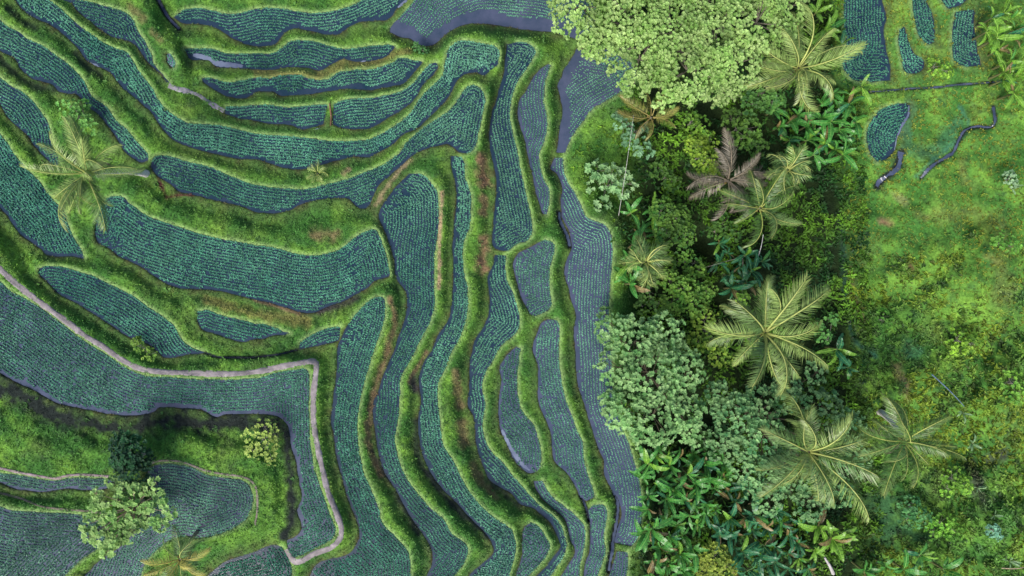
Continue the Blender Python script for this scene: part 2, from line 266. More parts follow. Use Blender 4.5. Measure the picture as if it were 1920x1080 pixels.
for k, (z, strip, A, B, lab) in enumerate(PADDIES):
    A = spline(extend(A)); B = spline(extend(B)); B0 = B.copy()
    for q in (A, B):
        q += (np.stack([vnoise(q[:, 0], q[:, 1], 9, 5), vnoise(q[:, 0], q[:, 1], 9, 6)], -1)-.5)*3.0
    poly = np.vstack([A, B[::-1]]); lo = poly.min(0)-RAD-G; hi = poly.max(0)+RAD+G
    j0 = max(0, int((lo[0]-X0)/G)); j1 = min(len(gx), int((hi[0]-X0)/G)+1); i0 = max(0, int((lo[1]-Y0)/G)); i1 = min(len(gy), int((hi[1]-Y0)/G)+1)
    org = (gx[j0], gy[i0]); shp = (i1-i0, j1-j0)
    dA = np.full(shp, BIG); dB = np.full(shp, BIG); dC = np.full(shp, BIG)
    segdist(dA, A, RD, org); segdist(dB, B, RD, org); segdist(dC, [A[0], B[0]], RAD, org); segdist(dC, [A[-1], B[-1]], RAD, org)
    x = gx[j0:j1][None]; y = gy[i0:i1][:, None]; ins = np.zeros(shp, bool)
    q = np.roll(poly, -1, axis=0)
    for (ax, ay), (bx, by) in zip(poly, q):
        if ay == by: continue
        m = (ay > y) != (by > y); ins ^= m & (x < (bx-ax)*(y-ay)/(by-ay)+ax)
    d = np.minimum(np.minimum(dA, dB), dC); sd_ = np.where(ins, -d, d); sl = (slice(i0, i1), slice(j0, j1))
    out = ~ins & (d < RAD)
    w = np.where(out, (1-np.minimum(d, RAD)/RAD)**2*math.exp(.75*z)/np.maximum(d, 1.0)**2.6, 0)
    num[sl] += w*z; den[sl] += w
    take = ins; inside_z[sl] = np.where(take, z, inside_z[sl]); inD[sl] = np.where(take, d, inD[sl])
    for arr, dd in ((dminA, dA), (dminB, dB), (dmin, d)):
        s = arr[sl]; np.minimum(s, np.where(ins, BIG, dd), out=s)
    pads.append(dict(z=z, strip=strip, A=A, B=B, B0=B0, poly=poly, sd=sd_, dA=dA, dB=dB, org=org, lab=lab))
# (x, y, level) heights for the ground that carries no paddy
ANCH = [(1230,270,-1.5),(1260,350,-4.5),(1310,470,-6),(1330,560,-6),(1370,260,-5),(1380,400,-5),(1260,560,-4),(1240,700,-2.5),(1330,760,-4.5),(1380,880,-4.5),(1300,1000,-3),(1450,1000,-4.5),(1400,1100,-5),
 (1250,900,-1.5),(1220,420,-2),(1230,480,-2.5),(1500,300,-3),(1470,470,-3.5),(1500,600,-3),(1540,420,-1.6),(1560,600,-1.5),(1560,760,-2.5),(1600,900,-2.5),(1680,960,-1.5),(1700,400,.4),(1700,600,.2),(1850,500,2),(1760,760,.8),(1850,750,2),(1900,1000,2),(1750,1060,-.5),
 (1560,230,-1.5),(1540,60,-1.5),(1420,120,-3),(1300,60,-2),(1300,-100,-2),(1900,250,1.6),(1900,80,1.8),(1780,330,.8),(1650,350,0),(2100,500,4),(2100,0,3),(2100,1000,4),(1900,1250,2),(1600,1250,-3),(1200,1250,-1),(900,1250,1),(500,1250,5),(0,1250,8),(-250,900,7),(-250,500,5),(-250,100,3),(0,-180,1),(500,-180,0),(1000,-200,-.5),(1600,-190,-1),
 (150,820,6.1),(60,800,6.0),(300,820,6.0),(420,830,6.0),(500,880,6.0),(500,960,6.0),(440,1010,6.1),(1000,1250,0)]
for ax, ay, az in ANCH:
    d = np.hypot(GX-ax, GY-ay)+12; w = 1.2/d**2.6; num += w*az; den += w
HT = num/den
HT = HT + .16*np.clip(dmin/4, 0, 1)*np.exp(-dmin/60) + (vnoise(GX, GY, 26, 1)-.5)*.5*np.clip(dmin/18, 0, 1) + (vnoise(GX, GY, 70, 9)-.5)*2.4*np.clip((GX-1500)/120, 0, 1)*np.clip(dmin/40, 0, 1) + (vnoise(GX, GY, 7, 2, 2)-.5)*.16*np.clip(dmin/6, 0, 1)
HT = np.where(np.isnan(inside_z), HT, inside_z+.02-.17*np.clip(inD/3.5, 0, 1))
# ditches: (half width px, depth, line)
DITCH = [(2, .3, P('386,662 410,670 445,671 475,670 520,665 556,656'), 'dark water channel', .25), (3.4, .1, P('1862,200 1866,225 1858,238 1830,238 1810,245 1797,265 1788,284 1772,297 1747,312 1727,334'), 'stream', .3),
 (2.0, .2, P('1630,172 1665,170 1707,166 1752,164 1790,159 1850,155 1900,150'), 'ditch', .3), (4, .3, P('286,-20 300,8 312,28 326,44 336,55'), 'gully', .3),
 (4, .3, P('1048,398 1050,415 1062,440 1068,462'), '', .3), (4.5, .35, P('1137,880 1150,915 1158,945 1155,980 1148,1020 1140,1070'), '', .3), (3, .5, P('1087,925 1098,950 1104,975'), '', .3),
 (6, .12, P('1690,285 1680,315 1655,335 1645,350'), '', .25)]
dD = np.full(GX.shape, BIG)
for hw, dep, ln, _, _ in DITCH:
    t = np.full(GX.shape, BIG); segdist(t, spline(ln), 40, (X0, Y0))
    HT = HT - np.where(np.isnan(inside_z), dep*np.clip(1-(t-hw*.5)/(hw*1.2), 0, 1), 0); dD = np.minimum(dD, t-hw)
def samp(arr, px, py, org=(X0, Y0)):
    fx = np.clip((np.asarray(px, float)-org[0])/G, 0, arr.shape[1]-1.001); fy = np.clip((np.asarray(py, float)-org[1])/G, 0, arr.shape[0]-1.001)
    i = fy.astype(int); j = fx.astype(int); u = fx-j; v = fy-i
    return (arr[i, j]*(1-u)+arr[i, j+1]*u)*(1-v)+(arr[i+1, j]*(1-u)+arr[i+1, j+1]*u)*v
# worn, dry or muddy ground, plus bank and tree shade put into colour: (half width px, colour, strength, line)
BRN = (.20, .13, .075); SND = (.34, .25, .15); DRK = (.016, .022, .02); DRY = (.20, .19, .06); MUD = (.05, .04, .045); TEA = (.05, .16, .09); RED = (.09, .035, .03)  # DRK joins wet dark earth and the shade of steep banks
ZONES = [(13,BRN,1,P('902,300 905,325 908,345')),(9,BRN,.8,P('905,368 907,398')),(9,BRN,.9,P('905,448 908,470 905,490')),(12,BRN,1,P('900,490 908,505')),(4,SND,1,P('829,362 827,400 824,450 824,500 822,540')),
 (10,BRN,.7,P('855,700 858,730 862,760')),(12,BRN,.7,P('865,790 868,830')),(8,BRN,.6,P('885,870 900,900 930,935')),(14,BRN,.7,P('590,438 625,440')),(12,DRY,.8,P('390,565 430,575 480,590 540,598 575,604')),(4,BRN,.9,P('480,563 520,574 560,588')),
 (5,SND,.7,P('770,300 745,325 725,350 705,385')),(4,BRN,.8,P('755,635 740,690 722,745')),(5,BRN,.9,P('800,660 775,700 768,715')),(10,MUD,.9,P('775,710 780,730')),(7,BRN,.8,P('730,560 740,600 730,640 720,680 705,720 695,770 690,820 700,860 715,890')),
 (25,DRK,1,P('-20,716 50,748 110,782 170,797 220,805 270,795 330,786 400,797 470,792 525,797')),(11,DRK,1,P('535,805 540,850 545,900 548,950 545,985 530,1005')),(8,MUD,.9,P('600,582 640,572 670,560')),
 (7,DRK,.9,P('742,925 765,965 785,1000')),(8,DRK,.85,P('780,790 782,850 800,890')),(9,DRK,.95,P('800,885 830,925 865,960 895,985 912,1005')),(5,DRK,.8,P('700,845 715,880 735,905')),(6,DRK,.8,P('915,900 945,925 975,950')),
 (7,DRK,.8,P('15,15 40,40 65,52')),(8,DRK,.8,P('140,100 160,125 185,140')),(8,DRK,.8,P('0,110 30,140 60,160 100,168')),(4,RED,1,P('296,332 304,352 313,372')),(3,RED,1,P('313,370 340,366 372,366')),
 (10,BRN,.5,P('245,15 270,35')),(8,BRN,.5,P('285,60 300,75')),(6,(.3,.2,.13),.9,P('645,325 655,318')),(9,DRY,.8,P('480,135 520,138 560,138 600,143 640,120')),(8,DRY,.8,P('660,120 700,118 735,105 765,95')),
 (10,SND,.3,P('1680,365 1700,380')),(9,BRN,.9,P('1655,415 1668,420')),(6,RED,.8,P('1706,498 1712,505')),(7,BRN,.6,P('1595,505 1602,560 1620,600')),(12,BRN,.6,P('1680,690 1700,720')),(10,DRY,.4,P('1720,400 1735,410')),(10,BRN,.6,P('1700,730 1702,745')),
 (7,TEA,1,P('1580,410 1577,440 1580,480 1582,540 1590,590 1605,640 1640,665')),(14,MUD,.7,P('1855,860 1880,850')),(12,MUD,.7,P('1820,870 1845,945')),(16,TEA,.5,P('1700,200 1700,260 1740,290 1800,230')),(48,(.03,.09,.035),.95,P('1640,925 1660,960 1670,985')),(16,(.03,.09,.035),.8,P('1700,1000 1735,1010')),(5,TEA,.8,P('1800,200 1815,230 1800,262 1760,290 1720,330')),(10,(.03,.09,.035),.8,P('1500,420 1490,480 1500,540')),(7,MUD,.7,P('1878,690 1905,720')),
 (9,DRK,.8,P('1690,290 1675,325 1645,350')),(16,TEA,.5,P('1700,650 1720,660')),(10,DRY,.4,P('1850,480 1870,490')),(8,DRY,.4,P('1800,300 1810,340')),(20,DRK,.9,P('335,1028 350,1050')),(22,DRY,.3,P('1760,400 1860,420 1880,560'))]
zone_cache = []
for hw, c, st, ln in ZONES:
    t = np.full(GX.shape, BIG); segdist(t, spline(ln), 60, (X0, Y0)); zone_cache.append((np.clip(1.25-(t+(vnoise(GX, GY, 12, 8)-.5)*hw*1.6)/hw, 0, 1)*st, c))
HOLD = np.clip(sum(z for z, c in zone_cache if c in (TEA, (.03,.09,.035))), 0, 1)  # teal strips and painted dark green meadow shade keep their tone through the plants
def lerp(a, b, t): return a*(1-t[..., None])+np.asarray(b)*t[..., None]
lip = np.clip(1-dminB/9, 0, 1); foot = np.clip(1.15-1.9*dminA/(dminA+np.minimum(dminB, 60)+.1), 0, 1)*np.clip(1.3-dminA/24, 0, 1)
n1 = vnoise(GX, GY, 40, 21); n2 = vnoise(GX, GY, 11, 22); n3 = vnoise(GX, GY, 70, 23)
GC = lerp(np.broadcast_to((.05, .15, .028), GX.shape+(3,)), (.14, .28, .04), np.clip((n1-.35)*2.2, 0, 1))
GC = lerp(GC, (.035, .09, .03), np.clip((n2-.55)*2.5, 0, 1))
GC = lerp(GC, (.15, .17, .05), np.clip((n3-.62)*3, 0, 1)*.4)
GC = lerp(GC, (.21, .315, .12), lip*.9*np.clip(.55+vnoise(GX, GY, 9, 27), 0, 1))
GC = lerp(GC, (.065, .11, .035), np.clip(foot*1.4, 0, 1)*.6)  # bank feet darkened in colour: shaded steep sides and damp earth together
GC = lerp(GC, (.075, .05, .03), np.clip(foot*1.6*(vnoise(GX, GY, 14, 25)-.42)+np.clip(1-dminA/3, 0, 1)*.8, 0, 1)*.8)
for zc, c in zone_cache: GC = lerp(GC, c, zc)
GC = lerp(GC, DRK, np.clip(1.0-dD/1.8, 0, 1)*np.where(dD < 50, 1, 0))
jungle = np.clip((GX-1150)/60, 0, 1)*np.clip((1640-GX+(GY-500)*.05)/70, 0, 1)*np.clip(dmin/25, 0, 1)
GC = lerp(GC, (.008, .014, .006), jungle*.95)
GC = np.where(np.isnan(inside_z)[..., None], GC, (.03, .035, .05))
slopeI = np.hypot(*np.gradient(HT, G*S))
# ---------------------------------------------------------------- ground sheet with an outer skirt reaching far out
V = W(GX.ravel(), GY.ravel(), HT.ravel()); nr, nc = GX.shape
ii = (np.arange(nr-1)[:, None]*nc+np.arange(nc-1)[None]).ravel(); Fq = np.stack([ii, ii+nc, ii+nc+1, ii+1], -1)
ring = np.concatenate([np.arange(nc), np.arange(1, nr)*nc+nc-1, (nr-1)*nc+np.arange(nc-2, -1, -1), np.arange(nr-2, 0, -1)*nc])
cur = ring; Vs = [V]; Cs = [GC.reshape(-1, 3)]; Fs = [Fq]; base = len(V); prev = V[ring]
for k, e in enumerate((1.15, 1.5, 2.4, 5, 12)):
    nv = prev*1.0; nv[:, :2] = V[ring][:, :2]*e; t = (k+1)/5; nv[:, 2] = V[ring][:, 2]*(1-t)+t*(1.5+1.5*vnoise(nv[:, 0], nv[:, 1], 80, 31, 1))
    idx = base+np.arange(len(ring)); nxt = np.roll(np.arange(len(ring)), -1)
    Fs.append(np.stack([cur, idx, idx[nxt], cur[nxt]], -1)[:, ::-1]); Vs.append(nv); Cs.append(np.tile((.06, .12, .03), (len(nv), 1)))
    base += len(nv); cur = idx; prev = nv
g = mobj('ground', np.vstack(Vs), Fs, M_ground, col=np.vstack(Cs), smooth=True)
tag(g, 'stepped grassy hillside with bunds and banks between the paddies', 'ground', kind='structure')
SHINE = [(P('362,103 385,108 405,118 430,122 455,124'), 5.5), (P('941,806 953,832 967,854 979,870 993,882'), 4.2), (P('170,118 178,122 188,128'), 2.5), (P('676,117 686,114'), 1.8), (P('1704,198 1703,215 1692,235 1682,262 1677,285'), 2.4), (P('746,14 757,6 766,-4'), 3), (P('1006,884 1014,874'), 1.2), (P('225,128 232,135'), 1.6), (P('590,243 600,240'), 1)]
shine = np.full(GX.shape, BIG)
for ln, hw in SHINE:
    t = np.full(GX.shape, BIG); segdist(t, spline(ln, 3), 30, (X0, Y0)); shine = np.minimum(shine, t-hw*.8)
# ---------------------------------------------------------------- paddies with their seedlings
def rice_points(p):
    sp, sr = 5.5, 3.8; B = p['B0']; seg = np.linalg.norm(np.diff(B, axis=0), axis=1); s = np.concatenate([[0], np.cumsum(seg)])
    u = np.arange(0, s[-1], 1.0); b = np.stack([np.interp(u, s, B[:, 0]), np.interp(u, s, B[:, 1])], -1)
    t = unit(np.gradient(b, axis=0)); n = np.stack([-t[:, 1], t[:, 0]], -1)
    m = len(b)//2; test = samp(p['sd'], *(b+n*3).T, p['org']).mean() > samp(p['sd'], *(b-n*3).T, p['org']).mean()
    if test: n = -n
    kk = 9
    ns = np.stack([np.convolve(np.pad(n[:, c], kk, mode='edge'), np.ones(2*kk+1)/(2*kk+1), 'valid') for c in (0, 1)], -1); n = unit(ns)
    mx = p['dB'][p['sd'] < 0].max() if (p['sd'] < 0).any() else 10
    out = []
    for k in range(int(min(mx, 145)/sp)+1):
        o = 1.8+k*sp; q = b+n*o
        sdv = samp(p['sd'], q[:, 0], q[:, 1], p['org']); db = samp(p['dB'], q[:, 0], q[:, 1], p['org']); da = samp(p['dA'], q[:, 0], q[:, 1], p['org'])
        st = p['strip']*(.55+.9*vnoise(q[:, 0], q[:, 1], 45, 41))
        ok = (sdv < -1.3) & (np.abs(db-o) < 2.6) & (da > st)
        last = None
        for x in q[ok]:
            if last is None or (x[0]-last[0])**2+(x[1]-last[1])**2 >= sr*sr: out.append(x); last = x
    cell = {}
    def free(x, y, r):
        i, j = int(x//4), int(y//4)
        for a in (-1, 0, 1):
            for b_ in (-1, 0, 1):
                for q in cell.get((i+a, j+b_), ()):
                    if (q[0]-x)**2+(q[1]-y)**2 < r*r: return False
        return True
    res = []
    for x in out:
        if free(x[0], x[1], 2.7): cell.setdefault((int(x[0]//4), int(x[1]//4)), []).append(x); res.append(x)
    lo = p['poly'].min(0); hi = p['poly'].max(0); m = int((hi[0]-lo[0])*(hi[1]-lo[1])/9)+10; q = rng.uniform(lo, hi, (m, 2))
    q = q[(samp(p['sd'], q[:, 0], q[:, 1], p['org']) < -1.6) & (samp(p['dA'], q[:, 0], q[:, 1], p['org']) > p['strip']*(.55+.9*vnoise(q[:, 0], q[:, 1], 45, 41)))]
    q = q[(q[:, 0] > -120) & (q[:, 0] < 2040) & (q[:, 1] > -100) & (q[:, 1] < 1180)]
    for x in q:
        if free(x[0], x[1], 4.1): cell.setdefault((int(x[0]//4), int(x[1]//4)), []).append(x); res.append(x)
    out = res
    if not out: return np.zeros((0, 2))
    o = np.array(out); o += rng.normal(0, .17, o.shape)
    # thin out patches
    o = o[(samp(shine, o[:, 0], o[:, 1]) > 0) | (rng.random(len(o)) < .12)]
    keep = rng.random(len(o)) > .03+.25*np.clip(vnoise(o[:, 0], o[:, 1], 30, 44)-.62, 0, 1)*3
    return o[keep]
ntuft = 0
for k, p in enumerate(pads):
    z = p['z']; cx, cy = p['poly'].mean(0); root = empty('rice_paddy', W(cx, cy, z)); org = np.array(root.location)
    tag(root, p['lab'], 'rice paddy', 'rice paddies stepping down the hillside')
    pv = W(p['poly'][:, 0], p['poly'][:, 1], z)-org
    wm = bpy.data.meshes.new('water_surface')
    import mathutils
    tri = mathutils.geometry.tessellate_polygon([[Vector(v) for v in pv]])
    wm.from_pydata([tuple(v) for v in pv], [], [t if (Vector(pv[t[1]])-Vector(pv[t[0]])).cross(Vector(pv[t[2]])-Vector(pv[t[0]])).z > 0 else t[::-1] for t in tri])
    wm.materials.append(M_wpale if 'silver puddle' in p['lab'] else M_lilac if (cx > 960 and cx < 1300) or z > 5 or 'bluish' in p['lab'] else M_water); link(bpy.data.objects.new('water_surface', wm), root)
    pt = rice_points(p); n = len(pt)
    if n < 3: continue
    ntuft += n; NB = 8
    size = (.92+.5*vnoise(pt[:, 0], pt[:, 1], 60, 51))*rng.uniform(.88, 1.1, n)*random.Random(k*7+2).uniform(.82, 1.12)*(.86 if (cx > 1000 and cx < 1300) or 'grey striped' in p['lab'] else 1)*(np.clip(.45+.6*vnoise(pt[:, 0], pt[:, 1], 50, 58)+np.clip((pt[:, 0]-1110)/160, 0, .3), 0, 1) if ('bluish' in p['lab'] or 'funnel' in p['lab']) else .8 if 'long lilac' in p['lab'] else 1)
    lush = vnoise(pt[:, 0], pt[:, 1], 90, 52); pale = np.clip((pt[:, 0]-640)/500, 0, 1)*.6 + (1.1 if z > 5.9 else .35 if z > 5 else 0)
    c = c*np.array((random.Random(k*11).uniform(.8, 1.3), 1, random.Random(k*3+1).uniform(.85, 1.15)))
    if pt[:, 0].mean() > 1560: pale = pale*0-.25
    c = lerp(np.broadcast_to((.055, .215, .15), (n, 3)), (.15, .40, .265), np.clip(lush*1.1-.1, 0, 1)) + pale[:, None]*np.array((.07, .06, .05))
    f_ = lambda a, b: samp(p['dB'], pt[:, 0]+a, pt[:, 1]+b, p['org'])
    ra = np.arctan2(-(f_(0, 4)-f_(0, -4)), f_(4, 0)-f_(-4, 0))+PI/2      # direction of the planted row
    base = np.repeat(W(pt[:, 0], pt[:, 1], z)-org, NB, 0); ang = np.repeat(ra, NB)+PI*rng.integers(0, 2, n*NB)+rng.normal(0, .55, n*NB); el = rng.uniform(.2, 1.2, n*NB)
    D = np.stack([np.cos(ang)*np.cos(el), np.sin(ang)*np.cos(el), np.sin(el)], -1)
    v, f, cc = leaves(base, D, (0, 0, 1), np.repeat(size, NB)*rng.uniform(.14, .24, n*NB), .088, np.maximum(np.repeat(c, NB, 0)*rng.uniform(.72, 1.28, (n*NB, 1))*np.repeat(rng.uniform(.88, 1.12, (n, 1)), NB, 0)*random.Random(k*5).uniform(.82, 1.15)*np.repeat(.8+.4*vnoise(pt[:, 0], pt[:, 1], 22, 55), NB)[:, None], .004), .25, .5, .1)
    o = mobj('rice_seedlings', v, f, M_rice, root, cc); o['kind'] = 'stuff'
print('TUFTS', ntuft)
# ---------------------------------------------------------------- paths, mud, water in ditches
def ribbon(name, line, hw, mat, lift, col, label, cat, amp=.3, flat=None, cols=7):
    L = spline(line, 4); t = unit(np.gradient(L, axis=0)); n = np.stack([-t[:, 1], t[:, 0]], -1)
    w = hw*(1+amp*(vnoise(L[:, 0], L[:, 1], 14, 61)-.5)*2+.5*amp*(vnoise(L[:, 0], L[:, 1], 4, 62)-.5)*2); f = np.linspace(-1, 1, cols)
    q = L[:, None]+n[:, None]*(f[None, :, None]*w[:, None, None]) ; q = q.reshape(-1, 2)
    z = samp(HT, q[:, 0], q[:, 1])+lift if flat is None else np.repeat(samp(HT, L[:, 0], L[:, 1]), cols)+flat
    if flat is None: z = z - .06*(np.tile(np.abs(f), len(L)) > .95)
    V = W(q[:, 0], q[:, 1], z); i = (np.arange(len(L)-1)[:, None]*cols+np.arange(cols-1)[None]).ravel()
    F = np.stack([i, i+1, i+cols+1, i+cols], -1); cc = np.array(col)*(.55+.9*vnoise(q[:, 0], q[:, 1], 9, 63))[:, None]
    a = V[F[0]]; nz = np.cross(a[1]-a[0], a[2]-a[0])[2]
    if nz < 0: F = F[:, ::-1]
    o = mobj(name, V, F, mat, None, cc, True)
    return tag(o, label, cat, kind='structure')
PATH_M = P('-60,455 -20,490 0,505 37,538 70,563 100,585 130,607 160,630 190,648 217,667 240,681 262,691 300,697 350,699 425,701 480,697 530,687 567,680 590,678 593,690 591,710 588,740 588,790 594,830 600,860 608,895 615,922 624,945 632,965 640,990 637,1010 620,1027 590,1038 565,1052 552,1052 537,1030')
ribbon('path', PATH_M, 5.8, M_path, .05, (.24, .215, .225), 'bare grey mud path around the large L shaped paddy', 'path')
ribbon('path', P('-30,874 0,878 37,886 75,893 105,897 125,892 150,890 175,891 200,893 220,896'), 2.6, M_path, .05, (.24, .19, .2), 'thin pink mud path above the slim left edge paddy', 'path')
ribbon('path', P('316,160 330,166 350,171 370,177 385,187 400,197 420,208'), 4.5, M_path, .05, (.27, .26, .29), 'pale silty mud strip linking two upper paddies', 'path', .5)
ribbon('path', P('618,194 619,205 621,220 620,236'), 1.5, M_path, .12, (.17, .09, .06), 'thin brown mud bund splitting a curved paddy', 'bund')
ribbon('path', P('0,924 40,935 80,950 120,955 160,958 195,962'), 2.5, M_path, .04, (.17, .15, .12), 'faint trodden track on the grass bank above the corner paddy', 'path')
ribbon('path', P('280,870 300,864 340,866 385,882 420,889 455,894 474,905 482,925 482,960 478,985'), 2.2, M_path, .04, (.2, .17, .15), 'narrow trodden track round the round headed grey paddy', 'path')
names = {'dark water channel': 'thin dark channel feeding the tiny wedge paddy', 'stream': 'narrow blue stream curling through the right hand meadow', 'ditch': 'straight dark ditch across the meadow at the upper right', 'gully': 'short dark gully at the top edge'}
for hw, dep, ln, nm, lift in DITCH:
    ribbon('water', ln, hw*.8, M_wdark if nm == 'dark water channel' else M_lilac, 0, (.1, .1, .1), names.get(nm, 'dark seepage water in a cleft between terraces'), 'water', .9, flat=max(.03, dep*.15))
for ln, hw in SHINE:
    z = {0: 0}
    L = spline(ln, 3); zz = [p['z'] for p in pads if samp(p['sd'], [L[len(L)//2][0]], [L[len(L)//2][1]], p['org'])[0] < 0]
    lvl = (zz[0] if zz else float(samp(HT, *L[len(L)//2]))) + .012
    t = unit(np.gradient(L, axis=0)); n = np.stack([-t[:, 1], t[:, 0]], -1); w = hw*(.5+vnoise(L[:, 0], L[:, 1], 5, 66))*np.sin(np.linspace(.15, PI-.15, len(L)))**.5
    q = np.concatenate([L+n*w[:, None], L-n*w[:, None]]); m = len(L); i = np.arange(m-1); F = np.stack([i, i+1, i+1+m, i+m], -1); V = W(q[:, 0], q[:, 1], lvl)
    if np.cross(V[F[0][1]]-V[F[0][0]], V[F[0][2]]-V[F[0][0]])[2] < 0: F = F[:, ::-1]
    tag(mobj('water', V, F, M_wpale), 'pale painted glint on shallow water at a paddy edge', 'water', kind='structure')  # glint painted as a paler sheet just above the paddy water
# ---------------------------------------------------------------- turf on the banks, leafy cover on the meadow, undergrowth in the ravine
def scatter(n, x0=-150, x1=2070, y0=-120, y1=1200):
    return rng.uniform(x0, x1, n), rng.uniform(y0, y1, n)
def gcol(px, py): return np.stack([samp(GC[..., c], px, py) for c in range(3)], -1)
isr = (np.isnan(inside_z)).astype(float)
pathd = np.full(GX.shape, BIG); segdist(pathd, spline(PATH_M), 30, (X0, Y0))
def turf(name, n, keepf, NB, L, Wd, el, mat, gain, var, label, cat, droop=.3, tint=None, wpos=.45):
    px, py = scatter(n); k = (samp(isr, px, py) > .8) & (samp(dD, px, py) > -.8+2.2*(vnoise(px, py, 6, 97)-.6)) & (samp(dmin, px, py) > 1.0) & keepf(px, py); px, py = px[k], py[k]; m = len(px)
    base = np.repeat(W(px, py, samp(HT, px, py)), NB, 0); c = gcol(px, py)*gain
    if tint is not None: c = tint(px, py, c)
    a = rng.random(m*NB)*2*PI; e = rng.uniform(el[0], el[1], m*NB); D = np.stack([np.cos(a)*np.cos(e), np.sin(a)*np.cos(e), np.sin(e)], -1)
    sc = np.repeat(.7+.6*rng.random(m), NB)
    v, f, cc = leaves(base, D, (0, 0, 1), sc*rng.uniform(L[0], L[1], m*NB), sc*Wd, np.repeat(c*rng.uniform(1-var, 1+var, (m, 1)), NB, 0)*rng.uniform(.75, 1.25, (m*NB, 1)), droop, wpos)
    print(name, m)
    return tag(mobj(name, v, f, mat, None, cc), label, cat, kind='stuff')
onpath = lambda x, y: samp(pathd, x, y) < .8+7*vnoise(x, y, 9, 91)
dark = lambda x, y: gcol(x, y).sum(-1) < .13
def right(x, y): return (x > 1210) & ((x-1210)*.4 + 0*y > -1)
turf('grass', 190000, lambda x, y: (~onpath(x, y)) & (x < 1640) & (rng.random(len(x)) < np.where(samp(dminA, x, y) < 5, .45, 1)) & (samp(jungle, x, y) < .5) & (~dark(x, y) | (rng.random(len(x)) < .16)), 4, (.09, .23), .05, (.3, 1.2), M_leaf, 1.4, .38, 'short bright grass on the bunds and terrace banks', 'grass')
def mt(px, py, c):
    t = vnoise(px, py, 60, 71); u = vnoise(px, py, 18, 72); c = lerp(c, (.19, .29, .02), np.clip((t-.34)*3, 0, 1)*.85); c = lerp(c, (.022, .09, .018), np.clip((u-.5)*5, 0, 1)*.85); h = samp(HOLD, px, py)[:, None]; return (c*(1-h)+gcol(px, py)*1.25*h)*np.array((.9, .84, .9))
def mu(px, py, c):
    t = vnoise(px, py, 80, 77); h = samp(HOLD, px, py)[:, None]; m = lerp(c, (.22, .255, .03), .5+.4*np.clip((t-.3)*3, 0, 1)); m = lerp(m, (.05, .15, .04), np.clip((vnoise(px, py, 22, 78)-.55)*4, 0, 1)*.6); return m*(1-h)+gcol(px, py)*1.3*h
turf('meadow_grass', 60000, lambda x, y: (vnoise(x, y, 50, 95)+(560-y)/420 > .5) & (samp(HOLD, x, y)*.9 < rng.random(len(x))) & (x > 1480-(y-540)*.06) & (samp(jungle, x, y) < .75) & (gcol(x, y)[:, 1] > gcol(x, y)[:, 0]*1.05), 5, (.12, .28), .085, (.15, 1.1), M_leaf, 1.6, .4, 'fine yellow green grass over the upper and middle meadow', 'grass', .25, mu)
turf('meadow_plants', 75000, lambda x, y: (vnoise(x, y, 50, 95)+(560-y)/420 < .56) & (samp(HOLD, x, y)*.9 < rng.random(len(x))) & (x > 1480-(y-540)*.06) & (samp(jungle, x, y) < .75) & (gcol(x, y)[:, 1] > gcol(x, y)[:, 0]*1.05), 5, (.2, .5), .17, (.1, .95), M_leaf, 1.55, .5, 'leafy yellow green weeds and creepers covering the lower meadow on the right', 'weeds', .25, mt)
turf('edge_weeds', 16000, lambda x, y: (x > 1060) & (x < 1240) & (y > 150) & (y < 460) & (samp(dmin, x, y) > 13) & (vnoise(x, y, 26, 99) > .33), 6, (.18, .42), .16, (.15, 1.1), M_leaf, 1, .45, 'dense leafy shrubbery between the outermost terrace and the ravine', 'undergrowth', .3,
     lambda px, py, c: lerp(np.broadcast_to((.025, .10, .015), c.shape), (.15, .29, .03), np.clip((vnoise(px, py, 26, 99)-.38)*3.5, 0, 1)))
hl = lambda x, y: vnoise(x, y, 30, 74) > .52
turf('weeds', 9000, lambda x, y: (x < 1180) & (samp(dmin, x, y) > 9) & hl(x, y) & (~onpath(x, y)), 6, (.15, .34), .15, (.1, .9), M_leaf, 1.3, .4, 'broad leaved weeds in clumps on the terrace banks', 'weeds', .2,
     lambda px, py, c: lerp(c, (.07, .19, .04), np.full(len(px), .6)))
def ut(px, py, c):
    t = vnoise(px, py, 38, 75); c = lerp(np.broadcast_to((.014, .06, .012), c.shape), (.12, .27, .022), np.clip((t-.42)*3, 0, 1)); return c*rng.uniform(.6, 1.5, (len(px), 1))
turf('undergrowth', 60000, lambda x, y: (samp(jungle, x, y) > .15) & (y > -60) & (vnoise(x, y, 38, 75) > .3) & (rng.random(len(x)) < .35+2.5*np.clip(vnoise(x, y, 38, 75)-.4, 0, 1)+.5*((x > 1430) & (y > 260) & (y < 600))), 6, (.25, .7), .16, (.15, 1.1), M_leaf, 1, .3, 'dark tangled ferns and leaves filling the ravine', 'undergrowth', .3, ut)

